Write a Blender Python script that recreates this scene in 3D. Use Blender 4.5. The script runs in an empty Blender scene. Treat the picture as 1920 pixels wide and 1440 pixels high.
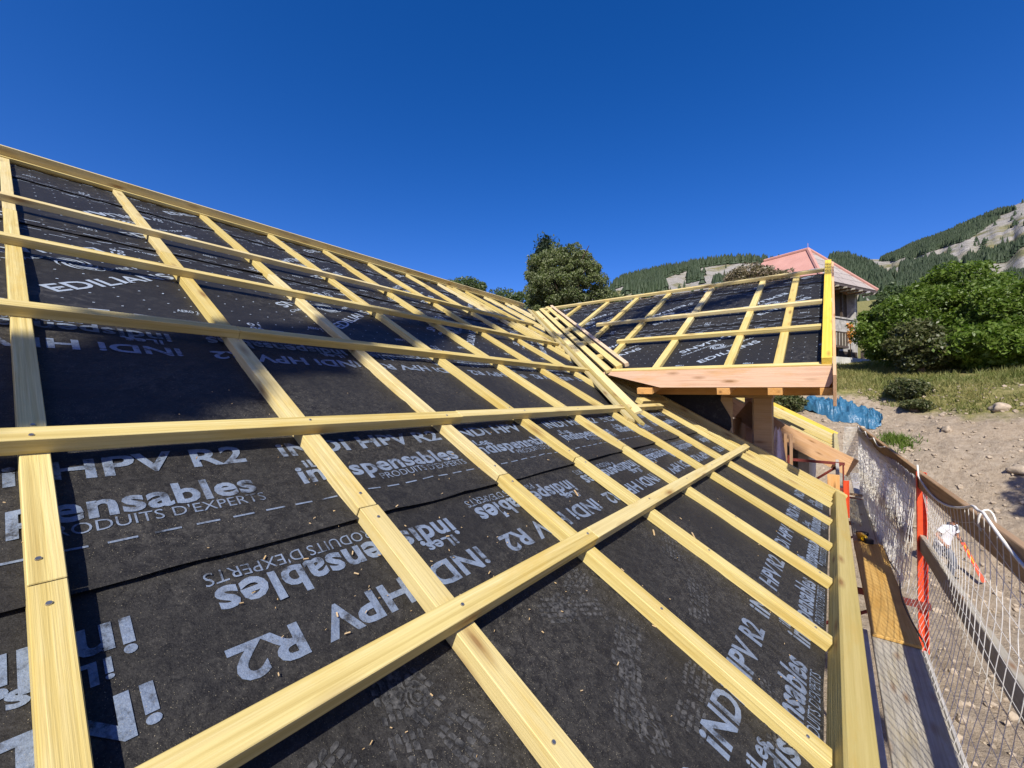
import bpy, bmesh, math, random
import numpy as np
from mathutils import Vector, Matrix, noise as mn

random.seed(7); rng = np.random.default_rng(7)
C = bpy.context.scene.collection
sc = bpy.context.scene
V = Vector

# ------------------------------------------------------------------ camera
YAW, PITCH, ROLL = -0.6594, 0.0245, 0.0091
cy, sy, cp, sp = math.cos(YAW), math.sin(YAW), math.cos(PITCH), math.sin(PITCH)
fw = V((sy*cp, cy*cp, sp)); rt = V((cy, -sy, 0)); up = rt.cross(fw)
r2 = rt*math.cos(ROLL) + up*math.sin(ROLL); u2 = -rt*math.sin(ROLL) + up*math.cos(ROLL)
cam = bpy.data.objects.new('camera', bpy.data.cameras.new('camera')); C.objects.link(cam)
cam.matrix_world = Matrix(((r2.x, u2.x, -fw.x, 0), (r2.y, u2.y, -fw.y, 0), (r2.z, u2.z, -fw.z, 0), (0, 0, 0, 1)))
cam.data.sensor_width = 36; cam.data.lens = 775.7/1920*36
cam.data.clip_start = 0.02; cam.data.clip_end = 20000
sc.camera = cam

# ------------------------------------------------------------------ light
SUN = V((0.42, -0.95, 1.0)).normalized()            # towards the sun
elev = math.asin(SUN.z); azim = math.atan2(SUN.x, SUN.y)
w = bpy.data.worlds.new('World'); sc.world = w; w.use_nodes = True
nt = w.node_tree; bg = nt.nodes['Background']
sky = nt.nodes.new('ShaderNodeTexSky'); sky.sky_type = 'NISHITA'; sky.sun_disc = False
sky.sun_elevation = elev; sky.sun_rotation = azim; sky.altitude = 1400
sky.air_density = 1.0; sky.dust_density = 1.6; sky.ozone_density = 3.0
hs = nt.nodes.new('ShaderNodeHueSaturation'); hs.inputs['Saturation'].default_value = 1.37; hs.inputs['Value'].default_value = 1.0
tint = nt.nodes.new('ShaderNodeMixRGB'); tint.blend_type = 'MULTIPLY'; tint.inputs[0].default_value = 1.0; tint.inputs[2].default_value = (0.95, 0.735, 1.03, 1)
nt.links.new(sky.outputs[0], hs.inputs['Color']); nt.links.new(hs.outputs[0], tint.inputs[1]); nt.links.new(tint.outputs[0], bg.inputs[0]); bg.inputs[1].default_value = 0.12
sl = bpy.data.lights.new('sun', 'SUN'); sl.energy = 5.0; sl.angle = math.radians(0.53); sl.color = (1.0, 0.95, 0.86)
so = bpy.data.objects.new('sun', sl); C.objects.link(so); so.rotation_euler = SUN.to_track_quat('Z', 'Y').to_euler()
so.location = (5, -10, 20)
sc.view_settings.view_transform = 'Standard'; sc.view_settings.look = 'None'
sc.view_settings.exposure = 0.42; sc.view_settings.gamma = 1.0; sc.view_settings.use_curve_mapping = False

# ------------------------------------------------------------------ materials
class NT:
    def __init__(s, name):
        s.m = bpy.data.materials.new(name); s.m.use_nodes = True; s.t = s.m.node_tree
        s.b = s.t.nodes['Principled BSDF']
    def n(s, typ, **kw):
        x = s.t.nodes.new('ShaderNode'+typ)
        for k, v in kw.items(): setattr(x, k, v)
        return x
    def l(s, a, b): s.t.links.new(a, b)
    def coords(s, scale=(1, 1, 1), rand=0.0):
        tc = s.n('TexCoord'); mp = s.n('Mapping'); mp.inputs['Scale'].default_value = scale
        if rand:
            oi = s.n('ObjectInfo'); mu = s.n('Math', operation='MULTIPLY'); mu.inputs[1].default_value = rand
            s.l(oi.outputs['Random'], mu.inputs[0]); cb = s.n('CombineXYZ')
            for i in range(3): s.l(mu.outputs[0], cb.inputs[i])
            s.l(cb.outputs[0], mp.inputs['Location'])
        s.l(tc.outputs['Object'], mp.inputs['Vector']); return mp.outputs[0]
    def noise(s, vec, scale, detail=4, rough=0.55, dist=0.0):
        x = s.n('TexNoise'); x.inputs['Scale'].default_value = scale; x.inputs['Detail'].default_value = detail
        x.inputs['Roughness'].default_value = rough; x.inputs['Distortion'].default_value = dist
        if vec: s.l(vec, x.inputs['Vector'])
        return x.outputs['Fac']
    def ramp(s, fac, stops):
        x = s.n('ValToRGB'); e = x.color_ramp.elements
        while len(e) > 1: e.remove(e[-1])
        for i, (p, c) in enumerate(stops):
            if not hasattr(c, '__len__'): c = (c, c, c)
            q = e[0] if i == 0 else e.new(p)
            q.position = p; q.color = (*c, 1)
        s.l(fac, x.inputs[0]); return x.outputs[0]
    def mix(s, fac, a, b, blend='MIX'):
        x = s.n('MixRGB', blend_type=blend)
        for i, v in ((0, fac), (1, a), (2, b)):
            if isinstance(v, bpy.types.NodeSocket): s.l(v, x.inputs[i])
            else: x.inputs[i].default_value = v if i == 0 else (*v, 1)
        return x.outputs[0]
    def math(s, op, a, b=0.0):
        x = s.n('Math', operation=op)
        for i, v in ((0, a), (1, b)):
            if isinstance(v, bpy.types.NodeSocket): s.l(v, x.inputs[i])
            else: x.inputs[i].default_value = v
        return x.outputs[0]
    def bump(s, h, strength=0.3, dist=0.01):
        x = s.n('Bump'); x.inputs['Strength'].default_value = strength; x.inputs['Distance'].default_value = dist
        s.l(h, x.inputs['Height']); s.l(x.outputs[0], s.b.inputs['Normal'])
    def set(s, col=None, rough=None, spec=None, metal=None):
        for k, v in (('Base Color', col), ('Roughness', rough), ('Specular IOR Level', spec), ('Metallic', metal)):
            if v is None: continue
            if isinstance(v, bpy.types.NodeSocket): s.l(v, s.b.inputs[k])
            else: s.b.inputs[k].default_value = (*v, 1) if k == 'Base Color' else v
        return s.m

def wood(name, dark, mid, light, var=(1, 1, 1), knots=True, ring=False, rough=0.62, spec=0.3, stain=0.0, grain=1.0):
    m = NT(name)
    v = m.coords((0.45, 30*grain, 30*grain), 37.0)
    g = m.noise(v, 1.6, 6, 0.6, 0.6)
    fine = m.noise(m.coords((3, 140, 140), 11.0), 1.0, 3, 0.6)
    if ring:
        wv = m.n('TexWave', wave_type='BANDS', bands_direction='Y'); wv.inputs['Scale'].default_value = 5.0
        wv.inputs['Distortion'].default_value = 9.0; wv.inputs['Detail'].default_value = 2.5; wv.inputs['Detail Scale'].default_value = 0.55
        m.l(m.coords((0.6, 7, 7), 9.0), wv.inputs['Vector'])
        g = m.math('ADD', m.math('MULTIPLY', g, 0.72), m.math('MULTIPLY', wv.outputs['Fac'], 0.24))
    col = m.ramp(g, [(0.31, dark), (0.48, mid), (0.69, light)])
    lo = m.noise(m.coords((0.9, 2.5, 2.5), 23.0), 1.3, 3)
    col = m.mix(m.ramp(lo, [(0.35, 0), (0.7, 0.75)]), col, [a*b for a, b in zip(light, var)])
    col = m.mix(m.ramp(fine, [(0.3, 0.42), (0.6, 0)]), col, dark)
    oi = m.n('ObjectInfo')
    col = m.mix(m.ramp(oi.outputs['Random'], [(0.0, 0.35), (0.3, 0.0), (0.6, 0.1), (1.0, 0.6)]), col, [x*0.80*y for x, y in zip(mid, (1.02, 0.96, 0.68))])
    fr = m.math('FRACT', m.math('MULTIPLY', oi.outputs['Random'], 7.13))
    col = m.mix(m.ramp(fr, [(0.0, 0.0), (0.55, 0.0), (1.0, 0.55)]), col, [min(.8, x*k_) for x, k_ in zip(light, (1.02, 1.08, 1.45))])
    pt = m.noise(m.coords((1.1, 5, 5), 71.0), 2.0, 5, 0.7)
    col = m.mix(m.ramp(pt, [(0.5, 0), (0.66, 0.55)]), col, [x*y for x, y in zip(mid, (0.92, 0.80, 0.50))])
    if knots:
        vo = m.n('TexVoronoi', feature='F1'); vo.inputs['Scale'].default_value = 1.0; m.l(m.coords((2.3, 9, 9), 53.0), vo.inputs['Vector'])
        k = m.ramp(vo.outputs['Distance'], [(0.07, 1), (0.11, 0.6), (0.24, 0)])
        col = m.mix(m.math('MULTIPLY', k, 0.8), col, (0.20, 0.095, 0.03))
    if stain:
        st = m.noise(m.coords((1, 1, 1), 5), 3.5, 6, 0.65)
        col = m.mix(m.math('MULTIPLY', m.ramp(st, [(0.5, 0), (0.68, 1)]), stain), col, [x*0.45 for x in mid])
    m.bump(m.math('ADD', g, m.math('MULTIPLY', fine, 0.8)), 0.5, 0.004)
    return m.set(col, rough, spec)

M = {}
M['batten'] = wood('treated_pine', (0.355, 0.245, 0.062), (0.575, 0.452, 0.165), (0.70, 0.59, 0.295), (0.97, 0.97, 0.80))
M['eave'] = wood('green_treated_pine', (0.31, 0.24, 0.08), (0.46, 0.37, 0.15), (0.55, 0.455, 0.215), (0.88, 0.93, 0.75))
M['yellow'] = wood('bright_yellow_pine', (0.52, 0.34, 0.035), (0.72, 0.51, 0.065), (0.80, 0.60, 0.12), (0.95, 0.95, 0.8))
M['larch'] = wood('larch_fascia', (0.48, 0.275, 0.15), (0.60, 0.375, 0.215), (0.66, 0.44, 0.27), (0.97, 0.92, 0.85), ring=True)
M['postwood'] = wood('spruce_post', (0.27, 0.165, 0.075), (0.40, 0.265, 0.135), (0.48, 0.33, 0.18))
M['orange'] = wood('planed_larch_beam', (0.46, 0.21, 0.05), (0.64, 0.335, 0.105), (0.72, 0.41, 0.15))
M['plyedge'] = wood('pale_spruce', (0.42, 0.29, 0.14), (0.56, 0.40, 0.21), (0.64, 0.48, 0.28))
M['grey'] = wood('weathered_plank', (0.23, 0.205, 0.165), (0.37, 0.34, 0.28), (0.48, 0.445, 0.375), stain=0.35)
M['rail'] = wood('scaffold_board', (0.17, 0.10, 0.05), (0.34, 0.215, 0.115), (0.46, 0.31, 0.18), stain=0.3)
M['form'] = wood('formwork_panel', (0.36, 0.20, 0.05), (0.52, 0.31, 0.085), (0.62, 0.40, 0.13), stain=0.35, knots=False)
M['darkwood'] = wood('old_dark_timber', (0.03, 0.022, 0.016), (0.065, 0.05, 0.037), (0.11, 0.085, 0.065))
M['brown'] = wood('brown_slat', (0.20, 0.11, 0.05), (0.32, 0.19, 0.10), (0.42, 0.27, 0.16))

def membrane_nodes(name, printed):
    m = NT(name); o = m.coords()
    fine = m.noise(o, 260, 3, 0.7)
    base = m.ramp(fine, [(0.32, (0.0088, 0.0082, 0.0076)), (0.7, (0.028, 0.0262, 0.0245))])
    if printed:
        wear = m.noise(o, 17, 8, 0.72)
        ink = m.ramp(fine, [(0.3, (0.15, 0.195, 0.275)), (0.7, (0.245, 0.30, 0.385))])
        base = m.mix(m.ramp(wear, [(0.36, 0.9), (0.47, 0.25), (0.62, 0.04)]), ink, base)
    d1 = m.noise(o, 1.6, 5, 0.6); d2 = m.noise(o, 34, 6, 0.75, 0.8); d3 = m.noise(o, 150, 2, 0.6)
    dust = m.math('MULTIPLY', m.ramp(d1, [(0.36, 0.22), (0.6, 1)]), m.ramp(d2, [(0.42, 0), (0.7, 1)]))
    dust = m.math('MULTIPLY', dust, m.ramp(d3, [(0.3, 0.25), (0.65, 1)]))
    col = m.mix(m.math('MULTIPLY', dust, 0.62), base, (0.115, 0.108, 0.094))
    spk = m.noise(o, 420, 1, 0.5)
    col = m.mix(m.math('MULTIPLY', m.ramp(spk, [(0.715, 0), (0.76, 1)]), m.ramp(d1, [(0.38, 0.15), (0.6, 1)])), col, (0.5, 0.43, 0.28))
    wr = m.noise(o, 9, 4, 0.6)
    m.bump(m.math('ADD', m.math('MULTIPLY', wr, 1.0), m.math('MULTIPLY', fine, 0.16)), 0.55, 0.02)
    return m.set(col, m.ramp(d2, [(0.3, 0.5), (0.7, 0.75)]), 0.22)
M['mem'] = membrane_nodes('roof_underlay', False); M['print'] = membrane_nodes('underlay_print', True)
def dustmat():
    m = NT('dusty_boot_mark'); o = m.coords(); f = m.noise(o, 60, 5, 0.7)
    col = m.ramp(f, [(0.40, (0.018, 0.018, 0.019)), (0.55, (0.062, 0.061, 0.059)), (0.76, (0.125, 0.12, 0.113))])
    return m.set(col, 0.8, 0.2)
M['dust'] = dustmat()
def film2():
    m = NT('perforated_underlay'); o = m.coords(); f = m.noise(o, 260, 3, 0.7)
    base = m.ramp(f, [(0.32, (0.0085, 0.0082, 0.008)), (0.7, (0.025, 0.024, 0.0235))])
    d2 = m.noise(o, 16, 6, 0.75, 0.5); d1 = m.noise(o, 0.9, 3)
    col = m.mix(m.math('MULTIPLY', m.ramp(d2, [(0.5, 0), (0.75, 0.55)]), m.ramp(d1, [(0.45, 0.1), (0.65, 1)])), base, (0.11, 0.105, 0.095))
    wr = m.noise(o, 7, 3, 0.6); m.bump(m.math('ADD', wr, m.math('MULTIPLY', f, 0.1)), 0.35, 0.02)
    return m.set(col, 0.58, 0.32)
M['film'] = film2()
def filmprint():
    m = NT('perforated_underlay_print'); o = m.coords(); f = m.noise(o, 200, 3)
    return m.set(m.ramp(f, [(0.3, (0.22, 0.265, 0.32)), (0.7, (0.36, 0.41, 0.47))]), 0.6, 0.3)
M['filmprint'] = filmprint()
def plain(name, col, rough=0.6, metal=0, spec=0.4, nscale=40, nvar=0.25, bump=0.0):
    m = NT(name); f = m.noise(m.coords(), nscale, 5, 0.65)
    c = m.ramp(f, [(0.3, [x*(1-nvar) for x in col]), (0.7, [min(1, x*(1+nvar)) for x in col])])
    if bump: m.bump(f, bump, 0.01)
    return m.set(c, rough, spec, metal)
M['screw'] = plain('zinc_screw', (0.45, 0.43, 0.38), 0.35, 0.9)
M['orangesteel'] = plain('orange_red_paint', (0.72, 0.075, 0.02), 0.42, 0, 0.5, 25, 0.18)
M['redsteel'] = plain('oxide_red_steel', (0.16, 0.03, 0.022), 0.6, 0, 0.4, 30, 0.35)
def netmat():
    m = NT('white_net_cord'); m.set((0.84, 0.82, 0.77), 0.6, 0.3); tr = m.n('BsdfTranslucent'); tr.inputs['Color'].default_value = (0.84, 0.81, 0.74, 1)
    mx = m.n('MixShader'); mx.inputs[0].default_value = 0.5; m.l(m.b.outputs[0], mx.inputs[1]); m.l(tr.outputs[0], mx.inputs[2]); m.l(mx.outputs[0], m.t.nodes['Material Output'].inputs['Surface']); return m.m
M['net'] = netmat()
M['rope'] = plain('white_rope', (0.72, 0.69, 0.62), 0.8, nscale=180)
M['cord'] = plain('dark_edge_cord', (0.10, 0.08, 0.06), 0.8)
M['toolyellow'] = plain('yellow_plastic', (0.72, 0.42, 0.01), 0.4)
M['black'] = plain('black_rubber', (0.014, 0.014, 0.016), 0.55)
M['plaster'] = plain('old_stone_plaster', (0.38, 0.36, 0.325), 0.9, 0, 0.2, 3.5, 0.4, 0.5)
M['white'] = plain('whitewash', (0.55, 0.54, 0.51), 0.85, 0, 0.2, 2, 0.2)
M['concrete'] = plain('concrete', (0.42, 0.40, 0.37), 0.9, 0, 0.2, 8, 0.2, 0.2)
M['cloth'] = plain('pinkish_white_cloth', (0.72, 0.62, 0.62), 0.9, 0, 0.1, 14, 0.2)
M['skin'] = plain('tanned_skin', (0.36, 0.17, 0.095), 0.55, 0, 0.35, 30, 0.12)
M['shirt'] = plain('white_cotton', (0.74, 0.75, 0.77), 0.9, 0, 0.1, 30, 0.06)
M['trousers'] = plain('grey_work_trousers', (0.115, 0.125, 0.15), 0.9, 0, 0.1, 30, 0.25)
M['hair'] = plain('dark_hair', (0.012, 0.010, 0.009), 0.6, 0, 0.3, 60, 0.3)
M['collar'] = plain('dark_grey_cotton', (0.08, 0.085, 0.10), 0.9, 0, 0.1, 30, 0.2)
M['glass'] = plain('dark_window_glass', (0.02, 0.022, 0.025), 0.12, 0, 0.6)
M['stone'] = plain('grey_brown_stone', (0.38, 0.31, 0.225), 0.95, 0, 0.15, 7, 0.35, 0.6)
M['orangething'] = plain('orange_fabric', (0.62, 0.27, 0.05), 0.8, nscale=9, nvar=0.5)
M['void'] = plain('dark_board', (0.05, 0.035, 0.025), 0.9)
def tarpmat():
    m = NT('blue_tarpaulin'); o = m.coords(); n1 = m.noise(o, 3, 4); n2 = m.noise(o, 11, 4, 0.6, 1.0)
    m.bump(m.math('ADD', n1, m.math('MULTIPLY', n2, 0.5)), 0.5, 0.10)
    return m.set(m.ramp(n2, [(0.3, (0.022, 0.095, 0.175)), (0.7, (0.055, 0.17, 0.27))]), 0.33, 0.5)
M['tarp'] = tarpmat()
def metalroof(name, a, b, sc_):
    m = NT(name); v = m.coords(); wv = m.n('TexWave', bands_direction='X'); wv.inputs['Scale'].default_value = sc_; m.l(v, wv.inputs['Vector'])
    c = m.mix(m.ramp(wv.outputs['Fac'], [(0.0, 0.6), (0.2, 0)]), m.ramp(m.noise(v, 0.9, 5), [(0.3, a), (0.7, b)]), [x*0.7 for x in a])
    m.bump(wv.outputs['Fac'], 0.25, 0.03); return m.set(c, 0.6, 0.3)
M['pinkroof'] = metalroof('faded_pink_sheet_roof', (0.46, 0.235, 0.185), (0.54, 0.295, 0.235), 4.0)
def shingle():
    m = NT('grey_shingles'); v = m.coords(); br = m.n('TexBrick'); br.inputs['Scale'].default_value = 1.0
    br.inputs['Brick Width'].default_value = 1.7; br.inputs['Row Height'].default_value = 0.75; br.inputs['Mortar Size'].default_value = 0.03
    br.inputs['Color1'].default_value = (0.36, 0.315, 0.28, 1); br.inputs['Color2'].default_value = (0.43, 0.385, 0.34, 1); br.inputs['Mortar'].default_value = (0.13, 0.11, 0.10, 1)
    m.l(v, br.inputs['Vector']); c = m.mix(m.ramp(m.noise(v, 6, 5), [(0.4, 0), (0.75, 0.5)]), br.outputs['Color'], (0.24, 0.20, 0.18))
    return m.set(c, 0.9, 0.2)
M['shingle'] = shingle()

def leafmat(name, a, b, c, trans=0.35, rough=0.45, nscale=0.9):
    m = NT(name); o = m.coords(); n1 = m.noise(o, nscale, 3); n2 = m.noise(o, 9, 2)
    col = m.mix(m.ramp(n2, [(0.4, 0), (0.65, 0.8)]), m.ramp(n1, [(0.32, a), (0.62, b)]), c)
    m.set(col, rough, 0.35)
    tr = m.n('BsdfTranslucent'); m.l(m.mix(1.0, col, (1.0, 1.25, 0.5), 'MULTIPLY'), tr.inputs['Color'])
    mx = m.n('MixShader'); mx.inputs[0].default_value = trans; m.l(m.b.outputs[0], mx.inputs[1]); m.l(tr.outputs[0], mx.inputs[2])
    m.l(mx.outputs[0], m.t.nodes['Material Output'].inputs['Surface']); return m.m
M['leaf_tree'] = leafmat('whitebeam_leaf', (0.055, 0.085, 0.022), (0.11, 0.145, 0.042), (0.32, 0.33, 0.19))
M['leaf_walnut'] = leafmat('walnut_leaf', (0.050, 0.100, 0.012), (0.105, 0.170, 0.020), (0.19, 0.245, 0.05))
M['leaf_grey'] = leafmat('greyish_leaf', (0.06, 0.10, 0.04), (0.10, 0.14, 0.06), (0.15, 0.19, 0.09))
M['leaf_dark'] = leafmat('conifer_needle', (0.012, 0.026, 0.014), (0.025, 0.045, 0.02), (0.035, 0.06, 0.028), 0.15, 0.6)
M['leaf_pink'] = leafmat('blossoming_shrub_leaf', (0.085, 0.085, 0.045), (0.15, 0.13, 0.075), (0.34, 0.26, 0.18), 0.25)
M['leaf_dry'] = leafmat('dusty_shrub_leaf', (0.040, 0.060, 0.018), (0.075, 0.095, 0.03), (0.15, 0.14, 0.06), 0.25)
M['grassblade'] = leafmat('dry_grass_blade', (0.095, 0.135, 0.025), (0.33, 0.275, 0.105), (0.13, 0.165, 0.035), 0.3, 0.6, 0.35)
M['forest'] = leafmat('far_conifer', (0.020, 0.036, 0.018), (0.034, 0.055, 0.024), (0.048, 0.072, 0.03), 0.1, 0.7, 0.02)
M['bark'] = plain('bark', (0.12, 0.09, 0.065), 0.95, 0, 0.1, 12, 0.4, 0.5)

# ------------------------------------------------------------------ helpers
WM = {}                                              # world matrices of parents
def finish(o, mw, parent):
    WM[o.name] = mw.copy()
    if parent:
        o.parent = parent; o.matrix_local = WM[parent.name].inverted() @ mw
    else: o.matrix_world = mw
def link(name, me, mats, parent=None, mw=None, smooth=False):
    for m in (mats if isinstance(mats, (list, tuple)) else [mats]): me.materials.append(m)
    o = bpy.data.objects.new(name, me); C.objects.link(o)
    if smooth: me.polygons.foreach_set('use_smooth', [True]*len(me.polygons))
    finish(o, mw or Matrix.Identity(4), parent); return o
def empty(name, loc, label, cat, group=None):
    o = bpy.data.objects.new(name, None); C.objects.link(o); o.empty_display_size = 0.3
    finish(o, Matrix.Translation(V(loc)), None); return tag(o, label, cat, group)
def tag(o, label, cat, group=None, kind=None):
    if label: o['label'] = label
    if cat: o['category'] = cat
    if group: o['group'] = group
    if kind: o['kind'] = kind
    return o
def structure(o): o['kind'] = 'structure'; return o

def boxmesh(L, W, T, bev=0.0018, name='board'):
    bm = bmesh.new(); bmesh.ops.create_cube(bm, size=1.0)
    for v in bm.verts: v.co = V((v.co.x*L, v.co.y*W, v.co.z*T))
    if bev: bmesh.ops.bevel(bm, geom=list(bm.edges), offset=bev, segments=1, affect='EDGES')
    me = bpy.data.meshes.new(name); bm.to_mesh(me); bm.free(); return me
def frame(c, x, z):
    x = V(x).normalized(); z = V(z); z = (z - x*z.dot(x)).normalized(); y = z.cross(x)
    return Matrix(((x.x, y.x, z.x, c[0]), (x.y, y.y, z.y, c[1]), (x.z, y.z, z.z, c[2]), (0, 0, 0, 1)))
def board(name, c, x, z, L, W, T, mat, parent=None, bev=0.0018, cut=None):
    """a timber: local X runs along its length"""
    me = boxmesh(L, W, T, bev, name); fm = frame(c, x, z)
    if cut: cut(me)
    return link(name, me, mat, parent, fm)
def beam(name, a, b, z, W, T, mat, parent=None, bev=0.0018):
    a = V(a); b = V(b); return board(name, (a+b)/2, b-a, z, (b-a).length, W, T, mat, parent, bev)

class MB:
    """collects polygons for one mesh"""
    def __init__(s): s.v = []; s.f = []; s.mi = []
    def add(s, vs, fs, mi=0):
        k = len(s.v); s.v += [tuple(x) for x in vs]
        for f in fs: s.f.append([i+k for i in f]); s.mi.append(mi)
    def box(s, c, x, z, L, W, T, mi=0):
        m = frame(c, x, z)
        vs = [m @ V((a*L/2, b*W/2, d*T/2)) for d in (-1, 1) for b in (-1, 1) for a in (-1, 1)]
        s.add(vs, [(0, 2, 3, 1), (4, 5, 7, 6), (0, 1, 5, 4), (2, 6, 7, 3), (0, 4, 6, 2), (1, 3, 7, 5)], mi)
    def tube(s, pts, r, n=6, mi=0, cap=True):
        pts = [V(p) for p in pts]; rs = r if hasattr(r, '__len__') else [r]*len(pts)
        ring = []; k = len(s.v); a = None
        for i, p in enumerate(pts):
            d = (pts[min(i+1, len(pts)-1)] - pts[max(i-1, 0)]).normalized()
            if a is None: a = d.orthogonal().normalized()
            a = (a - d*a.dot(d)).normalized(); b = d.cross(a)
            for j in range(n):
                t = 2*math.pi*j/n; s.v.append(tuple(p + (a*math.cos(t) + b*math.sin(t))*rs[i]))
        for i in range(len(pts)-1):
            for j in range(n):
                s.f.append([k+i*n+j, k+i*n+(j+1) % n, k+(i+1)*n+(j+1) % n, k+(i+1)*n+j]); s.mi.append(mi)
        if cap:
            s.f.append([k+j for j in range(n)][::-1]); s.mi.append(mi)
            s.f.append([k+(len(pts)-1)*n+j for j in range(n)]); s.mi.append(mi)
    def mesh(s, name):
        me = bpy.data.meshes.new(name); me.from_pydata(s.v, [], s.f); me.polygons.foreach_set('material_index', s.mi); me.update(); return me
    def build(s, name, mats, parent=None, smooth=False, loc=None):
        me = s.mesh(name); mw = Matrix.Identity(4)
        if loc is not None:
            me.transform(Matrix.Translation(-V(loc))); mw = Matrix.Translation(V(loc))
        return link(name, me, mats, parent, mw, smooth)

def quads_obj(name, verts, mat, parent=None, nper=4):
    """many separate small faces (numpy array n*nper x 3) as one mesh"""
    n = len(verts)//nper; me = bpy.data.meshes.new(name)
    me.vertices.add(len(verts)); me.vertices.foreach_set('co', verts.astype(np.float32).ravel())
    me.loops.add(n*nper); me.loops.foreach_set('vertex_index', np.arange(n*nper, dtype=np.int32))
    me.polygons.add(n); me.polygons.foreach_set('loop_start', np.arange(0, n*nper, nper, dtype=np.int32))
    me.polygons.foreach_set('loop_total', np.full(n, nper, dtype=np.int32)); me.update(); me.validate()
    return link(name, me, mat, parent)

# ------------------------------------------------------------------ ground
def sstep(a, b, x):
    t = min(1, max(0, (x-a)/(b-a))); return t*t*(3-2*t)
KN = [(-60, -5.2), (5, -5.0), (13, -4.9), (15.6, -4.65), (18.5, -3.3), (21.5, -1.75), (24, -0.72), (25.4, -0.25), (26.4, 0.40), (29, 1.1), (33, 1.75), (39, 2.6), (60, 5.5), (110, 16), (180, 32), (400, 60)]
def ground_z(x, y, rough=True):
    yy = y + 0.10*max(0, x-2) + (0.35*max(0, x-2.2) if y < 24 else 0.35*max(0, x-2.2)*max(0, 1-(y-24)/8))
    z = KN[-1][1]
    for (a, za), (b, zb) in zip(KN, KN[1:]):
        if yy < b:
            t = max(0, (yy-a)/(b-a)); z = za + (zb-za)*t; break
    if yy > 33: z += max(0, -x-3)*0.0
    if rough:
        p = V((x, y, 0)); k = 1.0 if yy < 26 else 0.5
        z += k*(mn.noise(p*0.35)*0.22 + mn.noise(p*1.1)*0.10 + mn.noise(p*2.6)*0.10 + mn.noise(p*5.0)*0.075)
    return z
def grid_coords(a, segs):
    out = [a]
    for b, st in segs:
        n = max(1, int(round((b-out[-1])/st))); s0 = out[-1]
        out += [s0 + (b-s0)*(i+1)/n for i in range(n)]
    return out
def make_ground():
    xs = grid_coords(-3000, [(-300, 450), (-60, 40), (-12, 6), (0, 1.2), (14, 0.17), (24, 1.2), (60, 6), (300, 40), (3000, 450)])
    ys = grid_coords(-3000, [(-300, 450), (-60, 40), (-4, 5), (6, 0.5), (34, 0.17), (60, 1.6), (180, 12), (400, 40), (4000, 600)])
    v = [(x, y, ground_z(x, y)) for y in ys for x in xs]; nx = len(xs)
    f = [(j*nx+i, j*nx+i+1, (j+1)*nx+i+1, (j+1)*nx+i) for j in range(len(ys)-1) for i in range(nx-1)]
    me = bpy.data.meshes.new('ground'); me.from_pydata(v, [], f); me.update()
    m = NT('bare_earth_and_turf'); o = m.coords(); n1 = m.noise(o, 0.7, 6, 0.6); n2 = m.noise(o, 6, 6, 0.7); n3 = m.noise(o, 30, 4, 0.7)
    dirt = m.ramp(n2, [(0.25, (0.17, 0.13, 0.088)), (0.5, (0.315, 0.252, 0.18)), (0.75, (0.44, 0.37, 0.28))])
    dirt = m.mix(m.ramp(n1, [(0.42, 0), (0.7, 0.5)]), dirt, (0.36, 0.27, 0.175)); dirt = m.mix(m.ramp(n3, [(0.45, 0), (0.7, 0.35)]), dirt, (0.48, 0.41, 0.315))
    turf = m.ramp(n2, [(0.3, (0.09, 0.11, 0.03)), (0.5, (0.20, 0.185, 0.065)), (0.72, (0.34, 0.28, 0.13))])
    sx = m.n('SeparateXYZ'); m.l(o, sx.inputs[0])
    h = m.math('ADD', sx.outputs['Z'], m.math('MULTIPLY', m.math('SUBTRACT', n1, 0.5), 1.2))
    m.bump(m.math('ADD', n2, m.math('MULTIPLY', n3, 0.5)), 0.75, 0.12)
    m.set(m.mix(m.ramp(m.math('ADD', m.math('MULTIPLY', m.math('ADD', h, m.math('MULTIPLY', m.ramp(m.math('MULTIPLY', sx.outputs['X'], 0.25), [(0.35, 0), (0.75, 1)]), 0.75)), 0.5), 0.5), [(0.50, 0), (0.62, 1)]), dirt, turf), 0.95, 0.12)
    structure(link('ground', me, m.m, None, None, True))
make_ground()

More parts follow.
